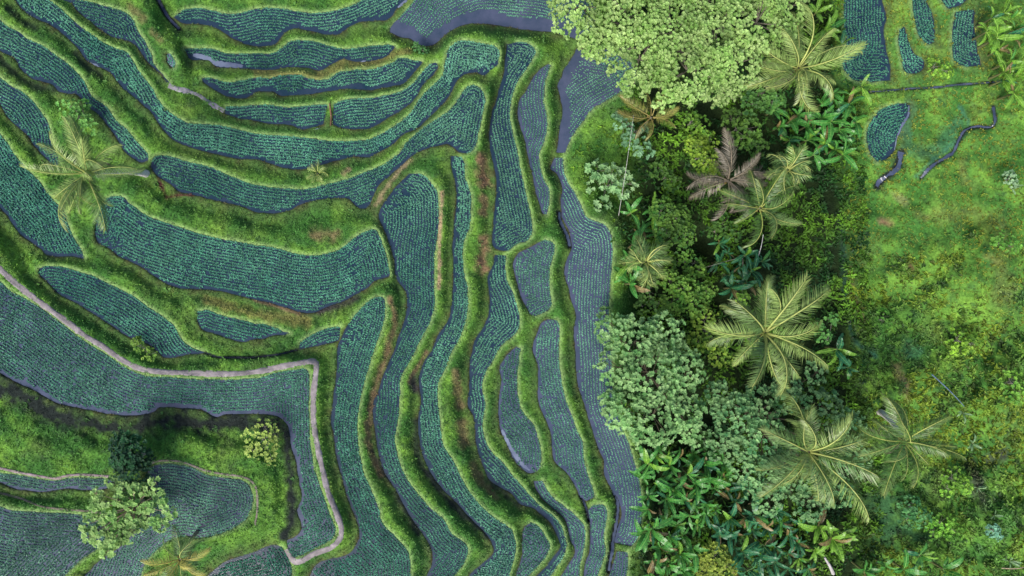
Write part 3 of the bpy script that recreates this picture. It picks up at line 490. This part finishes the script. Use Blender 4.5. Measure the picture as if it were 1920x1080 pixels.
# ---------------------------------------------------------------- plants
LM = []                                                     # landmarks for labels: (px, py, words)
def frond_mesh(name, c_leaf, c_rib, seed, length=5.0, droop=1.0, leaf=.95, npair=56, ragged=.1):
    r = np.random.default_rng(seed); s = np.linspace(0, 1, 15); e = .35-1.75*droop*s**1.9
    dx = np.cos(e); dz = np.sin(e); x = np.concatenate([[0], np.cumsum((dx[1:]+dx[:-1])/2)])/14*length; z = np.concatenate([[0], np.cumsum((dz[1:]+dz[:-1])/2)])/14*length
    y = .25*np.sin(s*2.4+seed)*s; C = np.stack([x, y, z], -1)
    rib = tube(C, .058*(1-s)+.014, 5, c_rib)
    t = np.linspace(.14, .99, npair); base = np.stack([np.interp(t, s, C[:, i]) for i in range(3)], -1); tg = unit(np.stack([np.interp(t, s, np.gradient(C[:, i])) for i in range(3)], -1))
    prof = leaf*np.sin(np.clip(t*1.02, 0, 1)**.75*PI*.93+.12)**.6+.12; parts = []
    for sgn in (-1, 1):
        side = unit(np.cross(tg, (0, 0, 1)))*sgn; dr = r.uniform(.1, 1.0, npair)[:, None]+.5*np.sin(t[:, None]*9+seed)*.5; fw = r.uniform(.45, .9, npair)[:, None]+.9*t[:, None]**3
        D = unit(side+tg*fw-np.array([0, 0, 1.])*dr); keep = r.random(npair) > ragged
        c = np.asarray(c_leaf)*r.uniform(.55, 1.5, (npair, 1)); 
        tipc = np.asarray(c_rib)*.8; c = c*(1-.35*t[:, None]**2)+tipc*.35*t[:, None]**2
        v, f, cc = leaves(base[keep], D[keep], (0, 0, 1.), (prof*r.uniform(.8, 1.12, npair))[keep], .058 if npair > 40 else .07, c[keep], .3, .35, .15); parts.append((v, f, cc))
    v, f, cc = merge(parts)
    return mesh_data('frond', v, f, M_gloss, cc), mesh_data('midrib', rib[0], rib[1], M_leaf, rib[2], True)
PAL = {'pale': ((.21, .32, .085), (.48, .54, .17)), 'olive': ((.10, .20, .055), (.42, .47, .15)), 'green': ((.055, .14, .03), (.42, .48, .13)), 'rust': ((.19, .20, .05), (.38, .32, .11)), 'yellow': ((.34, .34, .08), (.6, .5, .15)), 'dead': ((.19, .17, .125), (.25, .21, .155))}
FR = {}
def fronds(pal, kind):
    key = (pal, kind)
    if key not in FR:
        L = {'coco': (5.0, .95, 58), 'fan': (2.0, .75, 16)}[kind]; a, b = PAL[pal]
        FR[key] = [frond_mesh('frond', np.array(a)*m, b, i*3+5, L[0], d, L[1], L[2], .04+.1*(i % 2)) for i, (d, m) in enumerate(((.65, 1.15), (1.0, .9), (1.25, 1.0), (.85, .75), (.5, .95)))]
    return FR[key]
def part(name, me, parent, loc, rot, sc):
    o = bpy.data.objects.new(name, me); link(o, parent); o.location = loc; o.rotation_euler = rot; o.scale = sc; return o
def palm(name, cx, cy, hgt, rpx, pal, label, cat, nf=20, base=None, kind='coco', seed=0, group='coconut palms', droopy=0., alt=None, curve=0.6):
    r = random.Random(seed+cx); bx, by = base if base else (cx, cy)
    zg = float(samp(HT, bx, by)); zc = zg+hgt; top = W(cx, cy, zc+.9)-np.array([0, 0, .9]); bt = W(bx, by, zg) if base else np.array([top[0]+r.uniform(-.8, .8), top[1]+r.uniform(-.8, .8), 0]);
    if not base:
        k = S*(H-zg)/H; zg = float(samp(HT, bt[0]/k+960, 540-bt[1]/k)); bt[2] = zg
    root = empty(name, bt); tag(root, label, cat, group); d = top-bt
    t = np.linspace(0, 1, 12)[:, None]; pts = np.array([0, 0, -.3])*(1-t)+d*t; pts[:, :2] += ((t-t**2)*-curve*d[:2]); pts[:, 2] += ((t-t*t)*.5*curve*np.linalg.norm(d[:2])).ravel()*.5
    big = 1 if kind == 'coco' else .55
    rad = (.2-.09*t.ravel()+.12*np.exp(-t.ravel()*12))*big*(1.25 if base else .8); tv = tube(pts, rad, 8, (.62, .6, .58) if base else (.2, .18, .14)); tc = np.array(tv[2])*(.8+.3*np.random.default_rng(3).random((len(tv[0]), 1)))
    mobj('trunk', tv[0], tv[1], M_bark, root, tc, True)
    R = rpx*S*(H-zc)/H; s0 = R/(4.25 if kind == 'coco' else 1.75); fm = fronds(pal, kind); fa = fronds(alt, kind) if alt else fm
    for i in range(nf):
        a = i*2.39996+r.uniform(-.45, .45); q = i/nf; el = 1.0-1.35*q-droopy+r.uniform(-.3, .3); s = s0*.96*r.uniform(.72, 1.15)*(.82+.25*math.sin(PI*min(1, q+.25)))
        v = r.randrange(5); m = (fa if (alt and r.random() < .4) else fm)[v]
        f = part('frond', m[0], root, d+np.array([.15*math.cos(a), .15*math.sin(a), .1*(1-q)]), (r.uniform(-.9, .9), -el, a), (s, s, s))
        part('midrib', m[1], f, (0, 0, 0), (0, 0, 0), (1, 1, 1))
    if kind == 'coco' and rpx > 90:
        for i in range(3):
            a = r.uniform(0, 6.28); m = fronds('dead', 'coco')[r.randrange(5)]; s = s0*r.uniform(.55, .75)
            f = part('frond', m[0], root, d+np.array([0, 0, -.25]), (r.uniform(-.9, .9), .95, a), (s, s, s)); part('midrib', m[1], f, (0, 0, 0), (0, 0, 0), (1, 1, 1))
    if kind == 'coco':
        v = []; 
        for i in range(5):
            a = i*1.3; c = d+np.array([.3*math.cos(a), .3*math.sin(a), -.25]); th = np.linspace(0, PI, 6); ring_ = tube(np.stack([0*th, 0*th, -np.cos(th)*.16], -1)+c, np.sin(th)*.12+.01, 7, (.2, .15, .04)); o = mobj('coconut', ring_[0], ring_[1], M_gloss, root, ring_[2], True)
    LM.append((cx, cy, label.split(' with')[0])); return root
palm('coconut_palm', 148, 322, 10.5, 96, 'olive', 'leaning coconut palm with a curved white trunk on the left side of the terraces', 'palm tree', 24, (273, 325), seed=1, curve=.4, alt='pale', droopy=-.12)
palm('coconut_palm', 1505, 122, 6.5, 98, 'pale', 'tall pale coconut palm at the top beside the deep blue paddy', 'palm tree', 20, seed=2)
palm('coconut_palm', 1225, 215, 3.5, 60, 'rust', 'small rusty orange palm below the big pale tree', 'palm tree', 9, seed=3, droopy=.1)
palm('coconut_palm', 1372, 335, 5, 76, 'dead', 'withered grey brown palm in the ravine', 'palm tree', 20, seed=4, droopy=.35)
palm('coconut_palm', 1432, 388, 6, 82, 'green', 'green palm with yellow ribs beside the withered palm', 'palm tree', 14, seed=5, alt='olive')
palm('fan_palm', 1484, 315, 6, 40, 'olive', 'small spiky fan palm between banana plants and the meadow', 'palm tree', 22, kind='fan', seed=6, group='fan palms', alt='pale')
palm('fan_palm', 1215, 490, 5, 42, 'olive', 'small bright fan palm at the edge of the ravine near the lilac paddy', 'palm tree', 24, kind='fan', seed=7, group='fan palms', alt='pale')
palm('coconut_palm', 1442, 625, 8, 122, 'pale', 'big pale star shaped coconut palm in the middle of the ravine', 'palm tree', 24, seed=8, alt='olive')
palm('coconut_palm', 1525, 852, 7, 118, 'olive', 'large olive coconut palm above the pale leafy tree', 'palm tree', 22, seed=9, alt='pale')
palm('coconut_palm', 1708, 832, 9, 98, 'olive', 'coconut palm leaning from a pale trunk on the lower meadow', 'palm tree', 17, (1652, 772), seed=10, alt='green', curve=.3)
palm('coconut_palm', 328, 1058, 4, 66, 'yellow', 'young yellow palm at the bottom edge by the grey striped paddy', 'palm tree', 12, seed=11, alt='olive')
palm('young_palm', 590, 321, .6, 22, 'pale', 'tiny pale palm sapling on a grass bank between two paddies', 'palm tree', 12, kind='fan', seed=12, group=None)

def tree(name, label, cat, cx, cy, hgt, lobes, c1, c2, size, dens, whorl=6, trunk=.22, seed=0, group=None, mat=None, flat=.6, tc=(.3, .27, .24)):
    """lobes: (px, py, radius px, relative height 0..1). Crown = leaf whorls over the lobes' surface, one mesh."""
    r = np.random.default_rng(seed+int(cx)); zg = float(samp(HT, cx, cy)); top = zg+hgt
    mid = W(cx, cy, top-hgt*.3); k0 = S*(H-zg)/H; bpx, bpy_ = mid[0]/k0+960, 540-mid[1]/k0; zg = float(samp(HT, bpx, bpy_)); bt = np.array([mid[0], mid[1], zg])
    root = empty(name, bt); tag(root, label, cat, group); parts = []; limbs = []
    for lx, ly, lr, lh in lobes:
        zl = zg+(top-zg)*lh; c = W(lx, ly, zl-.1*hgt)-bt; R = lr*S*(H-zl)/H; n = int(4.2*dens*2*PI*R*R*.9/size**2)
        u = unit(r.normal(size=(n*2+4, 3))); u = u[u[:, 2] > -.15][:n]; n = len(u)
        rr = R*(1-.35*r.random(n)**2)*(.7+.6*vnoise(u[:, 0]*9+lx, u[:, 1]*9+u[:, 2]*5+ly, 2.2, seed+81, 2))
        hole = vnoise(u[:, 0]*8+lx*.1, u[:, 1]*8+ly*.1, 1.7, seed+83, 2) > (.39 if hgt > 8 else .35); u, rr = u[hole], rr[hole]; n = len(u)
        Pc = c+u*rr[:, None]*np.array([1, 1, flat]); nrm = unit(u*np.array([1, 1, 1/flat])*.7+np.array([0, 0, .8])+r.normal(0, .25, (n, 3)))
        tone = r.random(n)*.45+.55*vnoise(Pc[:, 0]*3, Pc[:, 1]*3, 2.5, seed+85, 2); col = lerp(np.broadcast_to(c1, (n, 3)), c2, np.clip(tone*1.5-.3, 0, 1))
        ref = unit(np.cross(nrm, np.array([.3, .9, .1]))); bi = np.cross(nrm, ref); th = (np.arange(whorl)[None]*2*PI/whorl+r.random((n, 1))*6)[..., None]
        D = (ref[:, None]*np.cos(th)+bi[:, None]*np.sin(th)+nrm[:, None]*r.uniform(.15, .7, (n, whorl, 1))).reshape(-1, 3)
        sz = np.repeat(size*r.uniform(.6, 1.15, n), whorl)*r.uniform(.8, 1.15, n*whorl)
        parts.append(leaves(np.repeat(Pc, whorl, 0), D, np.repeat(nrm, whorl, 0), sz*.52, sz*.33, np.repeat(col*(.62+.76*vnoise(Pc[:, 0]*3+9, Pc[:, 1]*3, 4.5, seed+87, 2))[:, None], whorl, 0)*r.uniform(.8, 1.2, (n*whorl, 1)), .12, .55))
        t = np.linspace(0, 1, 6)[:, None]; a = np.array([0, 0, (zl-zg)*.35]); b = c-np.array([0, 0, R*flat*.2]); limbs.append(tube(a*(1-t)+b*t+np.array([0, 0, 1.])*(t-t*t)*.6, trunk*.55*(1-.75*t.ravel()), 6, tc))
        for q in r.choice(n, min(n, 7)) if n else []:
            t5 = np.linspace(0, 1, 4)[:, None]; limbs.append(tube(b*(1-t5)+Pc[q]*t5, trunk*.2*(1-.7*t5.ravel()), 4, tc))
    v, f, cc = merge(parts); mobj('crown', v, f, mat or M_leaf, root, cc)
    zt = (top-zg)*.6; tk = tube(np.array([[0, 0, -.3], [.05, 0, zt*.3], [0, .08, zt*.7], [0, 0, zt]]), [trunk*1.4, trunk, trunk*.9, trunk*.7], 8, tc); fl = []
    off = 0; Vv = []; Ff = []; Cc = []
    for lv, lf, lc in [tk]+limbs:
        Vv.append(lv); Cc.append(lc); Ff += [x+off for x in lf]; off += len(lv)
    mobj('trunk', np.vstack(Vv), Ff, M_bark, root, np.vstack(Cc), True)
    LM.append((cx, cy, label.split(' with')[0])); return root
PG1, PG2 = (.16, .32, .06), (.40, .55, .20)
tree('broadleaf_tree', 'huge pale green broadleaf tree at the top beside the outermost terraces', 'tree', 1270, 60, 10, [(1090,10,62,.82),(1130,60,50,.8),(1175,25,65,.92),(1200,110,66,.88),(1260,60,80,1),(1290,130,66,.92),(1240,160,44,.8),(1345,60,76,.98),(1370,120,55,.85),(1420,40,64,.9),(1470,10,50,.8),(1300,-20,80,.95),(1400,-40,70,.85),(1200,-50,70,.85),(1350,165,36,.75),(1110,90,26,.7),(1440,95,30,.75)], PG1, PG2, .38, .8, 6, .36, 1, tc=(.17, .15, .12))
tree('broadleaf_tree', 'pale green leafy tree overhanging the lilac paddy beside the ravine', 'tree', 1225, 705, 7, [(1150,620,34,.8),(1190,640,48,.9),(1240,630,44,.85),(1160,690,38,.8),(1225,700,60,1),(1280,690,44,.85),(1170,770,44,.85),(1225,780,55,.95),(1280,770,45,.85),(1150,750,28,.7),(1205,820,26,.75),(1135,590,14,.7),(1300,810,26,.7)], (.09,.24,.065), (.31,.5,.20), 0.52, .62, 6, .2, 2, tc=(.12, .1, .07))
tree('broadleaf_tree', 'blue green leafy tree partly covered by the large olive palm', 'tree', 1430, 790, 6, [(1350,740,28,.8),(1380,780,48,.95),(1360,830,36,.85),(1420,760,40,.85),(1430,830,52,1),(1400,880,34,.85),(1470,740,36,.75),(1480,880,44,.85),(1440,930,36,.8),(1540,760,36,.7),(1590,800,34,.7),(1600,860,32,.75),(1570,920,32,.8),(1520,940,36,.8),(1530,700,22,.7)], (.05,.19,.065), (.25,.43,.17), 0.5, .62, 6, .18, 3, tc=(.12, .1, .07))
tree('broadleaf_tree', 'dark green rounded tree beside the pale tufted tree at lower left', 'tree', 243, 862, 3, [(243,848,34,.95),(252,882,30,.85),(230,832,22,.85),(262,860,24,.8),(226,866,20,.75)], (.004,.035,.02), (.025,.11,.035), .4, .9, 6, .14, 4)
tree('tufted_tree', 'small tree of separate pale green leaf tufts at the lower left', 'tree', 238, 958, 3.5, [(x, y, 11.5, .75+.2*((i*7) % 5)/5) for i, (x, y) in enumerate(P('211,905 232,918 250,913 272,920 292,905 296,928 181,925 198,940 176,947 222,938 240,945 258,950 278,952 300,943 318,960 168,972 190,972 212,965 228,980 248,975 268,978 290,980 304,985 160,985 184,995 205,995 232,1000 250,995 262,985 165,1005 178,1012 196,1022 215,1015 240,1010 200,1035 228,932'))], (.15,.33,.075), (.42,.60,.22), .5, 1.0, 8, .13, 5, tc=(.32,.26,.2))
tree('shrub', 'loose yellow green shrub next to the dark bank left of the mud path', 'shrub', 490, 825, 2, [(470,815,16,.8),(495,800,18,.95),(500,835,24,.9),(475,845,16,.7),(515,815,14,.8),(510,860,14,.7)], (.2,.32,.06), (.42,.52,.13), .42, .45, 5, .06, 6)
for i, (lab, x, y, h, lobes, a, b, sz, de) in enumerate([
 ('yellow green round bush at the bottom edge among banana plants', 1342, 1052, 3, [(1340,1045,30,1),(1360,1065,22,.9),(1322,1065,22,.85)], (.10,.17,.02), (.26,.32,.05), .4, .8),
 ('pale green shrub with big whorled leaves beside the thin white pole', 1140, 348, 3, [(1120,320,22,.9),(1145,330,24,1),(1125,350,26,.9),(1155,360,22,.9),(1165,330,16,.8),(1125,385,16,.8),(1180,345,14,.75)], (.09,.2,.07), (.25,.4,.18), .75, .5),
 ('blue green leafy shrub just left of the small rusty palm', 1190, 235, 2.5, [(1170,235,18,.9),(1195,250,18,.9),(1205,280,20,.9),(1180,265,16,.8),(1160,215,12,.7)], (.06,.15,.07), (.17,.32,.17), .55, .5),
 ('bright green bush in the ravine left of the withered palm', 1255, 420, 4, [(1240,395,24,.9),(1270,410,26,1),(1250,440,26,.9),(1285,440,22,.85)], (.03,.10,.015), (.11,.22,.03), .42, .65),
 ('yellow green bush above the withered palm', 1315, 290, 4, [(1305,275,22,.9),(1320,300,24,1),(1345,330,20,.85),(1330,265,16,.8)], (.07,.15,.015), (.2,.3,.03), .4, .65),
 ('mid green bush above the pale tree overhanging the lilac paddy', 1270, 540, 4, [(1255,525,22,.9),(1285,540,26,1),(1300,570,26,.9),(1260,565,24,.85),(1325,545,18,.8)], (.035,.12,.015), (.15,.27,.04), .4, .65),
 ('yellow flecked bush left of the big star shaped palm', 1330, 620, 4, [(1320,595,24,.9),(1345,640,24,1),(1310,640,22,.85),(1350,670,22,.8)], (.05,.13,.015), (.2,.3,.035), .42, .6),
 ('dark bush in the ravine below the small rusty palm', 1250, 330, 2.5, [(1235,315,20,.9),(1260,340,20,.9)], (.02,.07,.012), (.07,.15,.02), .5, .6),
 ('olive bush right of the small rusty palm', 1390, 235, 3.5, [(1375,225,24,.9),(1405,240,24,1),(1390,260,20,.85),(1420,275,20,.8)], (.03,.09,.015), (.10,.2,.03), .5, .6),
 ('low green bush under the right side of the tall pale palm', 1440, 180, 4, [(1425,170,26,.9),(1450,190,24,1),(1410,195,20,.85)], (.02,.08,.02), (.08,.19,.035), .5, .6),
 ('leafy green plant clump above the leaning coconut palm', 150, 212, 1.5, [(128,200,16,.9),(145,222,20,1),(165,235,16,.9),(125,225,12,.8),(155,200,12,.8)], (.05,.17,.03), (.16,.36,.08), .5, .55),
 ('glossy green bush between the two ends of the top terraces', 788, 92, .9, [(782,90,9,.9),(795,96,9,1)], (.03,.12,.03), (.1,.26,.07), .3, .7),
 ('rough green bush on the bank above the mud path bend', 275, 658, .9, [(262,650,12,.9),(280,664,14,1),(255,640,10,.8)], (.06,.16,.02), (.2,.33,.05), .35, .6),
 ('lower ravine bush, bright green, below the small bright fan palm', 1225, 560, 3, [(1215,545,16,.9),(1235,570,16,.9),(1205,575,14,.8)], (.05,.14,.03), (.16,.3,.07), .5, .55),
 ('dark leafy bush at the foot of the blue green tree', 1330, 830, 2.2, [(1320,825,20,.9),(1340,850,18,.8)], (.015,.06,.012), (.05,.13,.025), .5, .5),
 ('grey green cabbage like plant on the lower right meadow', 1865, 997, .8, [(1862,995,14,1),(1870,1003,10,.8)], (.06,.17,.11), (.16,.34,.22), .3, .7),
 ('dark green bush below the withered palm', 1365, 425, 2.5, [(1355,420,18,.9),(1375,435,18,1),(1340,435,14,.8)], (.02,.08,.015), (.09,.2,.03), .45, .55),
 ('lime bush just above the big star shaped palm', 1400, 480, 2.5, [(1392,560,14,.9),(1310,505,14,.8)], (.05,.14,.02), (.18,.32,.04), .4, .55),
 ('green thicket between the ravine bush and the mid green bush', 1290, 490, 2.5, [(1280,480,18,.9),(1300,495,18,1),(1262,490,14,.8)], (.03,.11,.02), (.13,.26,.035), .45, .55),
 ('yellow green thicket right of the small rusty palm along the dark gap', 1300, 225, 3, [(1295,225,18,.9),(1318,238,18,1)], (.04,.12,.015), (.15,.28,.03), .42, .5),
 ('leafy bush on the meadow edge above the large olive palm', 1560, 640, 2, [(1545,630,16,.9),(1560,600,12,.8),(1535,610,12,.8)], (.03,.13,.03), (.11,.28,.06), .42, .55),
 ('lime green bush on the lower meadow right of the leaning palm', 1790, 900, 1.5, [(1785,895,20,.9),(1805,910,18,1),(1775,915,14,.8)], (.07,.2,.02), (.2,.38,.04), .42, .5),
 ('bright green bush among weeds at the lower right', 1770, 985, 1.5, [(1765,980,22,.9),(1790,995,20,1),(1750,995,16,.8)], (.06,.19,.02), (.17,.36,.04), .45, .5),
 ('dark green bush at the shaded hollow on the lower meadow', 1715, 955, 1.5, [(1705,945,20,.9),(1725,970,20,1),(1700,975,16,.8)], (.015,.08,.025), (.07,.2,.06), .42, .55),
 ('yellow green bush on the upper right meadow beside the ditch', 1760, 128, 1, [(1750,125,14,.9),(1772,132,14,1)], (.08,.2,.02), (.22,.38,.04), .35, .5),
 ('broad leafy bush at the right edge in the middle of the meadow', 1880, 455, 1.2, [(1875,450,18,.9),(1895,462,16,1)], (.05,.18,.02), (.15,.34,.05), .42, .5),
 ('green bush in the meadow left of the blue grey pipe', 1660, 600, 1.2, [(1655,595,16,.9),(1672,608,14,1)], (.04,.15,.02), (.13,.3,.04), .4, .5),
 ('lime bush in the right meadow above the blue grey pipe', 1800, 640, 1.4, [(1795,635,22,.9),(1820,645,20,1),(1785,655,16,.85)], (.08,.2,.02), (.22,.38,.035), .45, .45),
 ('shaggy green bush at the far right edge in the lower half', 1900, 720, 1.4, [(1895,715,22,.9),(1905,740,20,1)], (.06,.19,.025), (.18,.36,.04), .45, .45),
 ('pale grey green shrub near the right edge above the small banana plant', 1895, 335, .9, [(1893,333,13,1),(1900,345,8,.8)], (.10,.2,.1), (.24,.36,.2), .35, .6)]):
    a = tuple(np.array(a)*1.25); b = tuple(np.array(b)*1.4)
    tree('bush', lab, 'bush', x, y, h, lobes, a, b, sz, de, 6, .07, 20+i)
# banana plants
def banana_leaf(seed, c, length=1.9, width=.5, droop=.8):
    r = np.random.default_rng(seed); n = 15; s = np.linspace(0, 1, n); e = .75-1.5*droop*s**1.3; x = np.concatenate([[0], np.cumsum(np.cos(e[1:]))])/(n-1)*length; z = np.concatenate([[0], np.cumsum(np.sin(e[1:]))])/(n-1)*length
    C = np.stack([x, .08*np.sin(s*3+seed), z], -1); prof = width*.5*np.sin(np.clip((s-.1)/.9, 0, 1)**.7*PI)**.55; parts = []
    for sg in (-1, 1):
        for i in range(1, n-1):                              # each vane a strip between side veins, some torn
            gap = .0 if r.random() < .65 else .35; w0, w1 = prof[i]*r.uniform(.93, 1.03), prof[i+1]*r.uniform(.93, 1.03)
            a, b = C[i], C[i+1]*(1-gap)+C[i]*gap; f = .35*min(w0, .3); dz = -.35*r.random()**2
            v = np.array([a, b, b+[f, sg*w1*r.uniform(.88, 1.05), w1*(.3+dz)], a+[f*.6, sg*w0*r.uniform(.9, 1.05), w0*(.3+dz)]])
            parts.append((v, np.array([[0, 1, 2, 3]]) if sg > 0 else np.array([[3, 2, 1, 0]]), np.asarray(c)*r.uniform(.82, 1.2)))
    v, f, cc = merge(parts); rib = tube(C, .028*(1-s)+.008, 4, np.asarray(c)*1.3+np.array([.16, .2, .06]))
    return mesh_data('leaf', v, f, M_gloss, cc), mesh_data('midrib', rib[0], rib[1], M_gloss, rib[2], True)
BL = {k: [banana_leaf(j*5+i, c, 2.0, .44+.08*(i % 2), (.55, .8, 1.05, .7)[i]) for i in range(4)] for j, (k, c) in enumerate({'lime': (.15, .33, .035), 'green': (.06, .24, .04), 'blue': (.028, .155, .065), 'grey': (.17, .30, .14), 'brown': (.20, .15, .06)}.items())}
st = tube(np.array([[0, 0, -.3], [0, 0, .8], [.02, 0, 1.6], [0, .02, 2.2]]), [.14, .12, .09, .05], 7, (.16, .17, .07)); STEM = mesh_data('stem', st[0], st[1], M_gloss, st[2], True)
BAN = [('lime', .9, P('1895,35 1872,95 1890,132 1912,140 1850,60 1915,88 1880,25 1905,55 1868,72 1900,112 1882,150 1908,172 1858,35 1560,45 1582,82 1540,15 1620,160')), ('green', .85, P('1485,225 1515,235 1545,222 1578,240 1600,238 1575,205 1515,262 1550,270 1500,285 1460,238 1590,285 1570,172 1470,235 1500,215 1530,248 1562,225 1592,258 1612,225 1602,190 1545,192 1452,205 1530,288 1572,278 1482,262')),
 ('green', .8, P('1222,392 1205,430 1185,470 1230,440 1182,400 1196,450 1174,495 1178,532')), ('blue', .85, P('1400,478 1430,490 1375,540 1400,530 1350,455 1365,475 1387,502 1412,508 1345,492 1572,655 1592,690 1370,515')), ('grey', .6, P('1900,352 1825,832 1834,915 1807,775 1868,968 1892,1052')),
 ('green', .82, P('1225,850 1250,855 1275,860 1300,852 1325,848 1205,895 1248,895 1262,918 1300,905 1325,892 1360,895 1285,935 1325,945 1215,955 1302,948 1342,955 1208,1000 1255,1005 1280,1005 1308,985 1225,1045 1262,1030 1215,1072 1240,1075 1275,1068 1300,1030 1240,842 1215,868 1257,875 1232,905 1272,903 1250,935 1290,888 1320,870 1352,862 1302,925 1340,915 1240,968 1267,985 1292,965 1322,960 1235,1022 1275,1040 1292,1065 1250,1055 1215,930 1222,990')),
 ('blue', .85, P('1350,1005 1370,970 1410,965 1435,985 1455,960 1375,1025 1425,1045 1455,1055 1480,1040 1500,1020 1505,985 1380,1070 1480,1070 1520,1070 1365,920 1395,915 1380,940 1397,970 1370,1000 1412,992 1432,1022 1390,1032 1420,945 1440,1060 1400,1068 1345,985 1462,980 1482,1005 1457,1028')), ('lime', .95, P('1540,990 1562,1012 1500,1050 1582,1000 1530,1035')), ('green', 1.0, P('1660,1062 1700,1072 1730,1045 1770,1068 1625,1075'))]
DIRS = ['right of', 'above and right of', 'above', 'above and left of', 'left of', 'below and left of', 'below', 'below and right of']
SHORT = [(1225,215,'the rusty palm'),(1372,335,'the withered palm'),(1484,315,'the fan palm by the meadow'),(1215,490,'the fan palm at the ravine edge'),(1442,625,'the star shaped palm'),(1525,852,'the large olive palm'),(1708,832,'the leaning meadow palm'),(1505,122,'the tall pale palm'),(1342,1052,'the round yellow green bush'),(1225,705,'the pale leafy tree'),(1830,70,'the straight sided paddy'),(1195,1050,'the lowest outermost terrace'),(1625,250,'the white edged paddy'),(1330,835,'the dark leafy bush'),(1552,1060,'the thick pale trunk piece'),(1225,560,'the lower ravine bush'),(1200,915,'the long lilac paddy'),(1130,990,'x')][:-1]
cnt = {}; pend = []
KW = {'lime': 'lime green', 'green': 'green', 'blue': 'bluish green', 'grey': 'small grey green'}
k = 0
for pal, sc, pts in BAN:
    for (x, y) in pts:
        r = random.Random(k*13+1); k += 1; s = sc*r.uniform(.65, 1.25); h = 2.3*s; zg = float(samp(HT, x, y)); hh = (h if pal != 'grey' else .3)
        t = W(x, y, zg+hh); kk = S*(H-zg)/H; zg = float(samp(HT, t[0]/kk+960, 540-t[1]/kk)); root = empty('banana_plant', (t[0], t[1], zg), 0)
        part('stem', STEM, root, (0, 0, 0), (0, 0, 0), (s, s, hh/2.2)); n = r.randint(5, 9) if pal != 'grey' else 6; s *= (1 if pal != 'grey' else .8)
        for i in range(n):
            a = i*2.4+r.uniform(-.7, .7); el = r.uniform(-.4, .6) if i > 1 else r.uniform(.3, 1.0); q = s*r.uniform(.6, 1.25); m = BL[pal if r.random() < .7 else r.choice(['green', 'lime', 'blue', 'brown'])] if pal != 'grey' else BL['grey']; m = m[r.randrange(4)]
            f = part('leaf', m[0], root, (0, 0, hh-.15), (r.uniform(-.5, .5), -el, a), (q, q, q)); part('midrib', m[1], f, (0, 0, 0), (0, 0, 0), (1, 1, 1))
        lx, ly, w = min(SHORT, key=lambda L: (L[0]-x)**2+(L[1]-y)**2); dd = DIRS[int(round(math.atan2(ly-y, x-lx)/(PI/4))) % 8]
        pend.append((root, KW[pal], w, dd, math.hypot(lx-x, ly-y)))
ORD = ['nearest', 'second nearest', 'third nearest', 'fourth nearest', 'fifth nearest', 'sixth nearest', 'seventh nearest', 'eighth nearest', 'ninth nearest', 'tenth nearest', 'eleventh nearest', 'twelfth nearest', 'thirteenth nearest', 'fourteenth nearest', 'fifteenth nearest', 'sixteenth nearest']
grp = {}
for e in pend: grp.setdefault((e[1], e[2], e[3]), []).append(e)
for (kw, w, dd), es in grp.items():
    es.sort(key=lambda e: e[4])
    for i, e in enumerate(es):
        tag(e[0], (f'{kw} banana plant {dd} {w}' if len(es) == 1 else f'{kw} banana plant {dd} {w}, {ORD[i]}'), 'banana plant', 'banana plants around the ravine')
# thin poles
def pole(name, label, cat, p0, z0, p1, z1, rad, col):
    a = W(p0[0], p0[1], float(samp(HT, *p0))+z0); b = W(p1[0], p1[1], float(samp(HT, *p1))+z1); t = np.linspace(0, 1, 8)[:, None]
    v, f, c = tube((b-a)*t+np.array([0, 0, .25])*np.sin(t*PI), rad*(1-.5*t.ravel()), 6, col); o = mobj(name, v, f, M_bark, None, c, True); o.location = a; tag(o, label, cat)
pole('bamboo_pole', 'thin white pole slanting over the bushes near the rusty palm', 'pole', (1160, 404), .5, (1188, 216), 5.5, .03, (.4, .4, .37))
pole('bamboo_pole', 'short thin white pole below the green palm with yellow ribs', 'pole', (1419, 488), .5, (1431, 440), 4.5, .05, (.62, .62, .6))
pole('water_pipe', 'blue grey pipe lying across the weeds above the meadow palm', 'pipe', (1747, 702), .35, (1808, 762), .35, .055, (.12, .18, .28))
pole('fallen_branch', 'pale bare branch on the grass at the bottom right edge', 'branch', (1878, 1065), .15, (1922, 1063), .2, .06, (.4, .33, .22))
pole('fallen_branch', 'thick pale trunk piece leaning among the bottom banana plants', 'branch', (1562, 1075), .3, (1546, 1045), 1.6, .2, (.42, .4, .4))
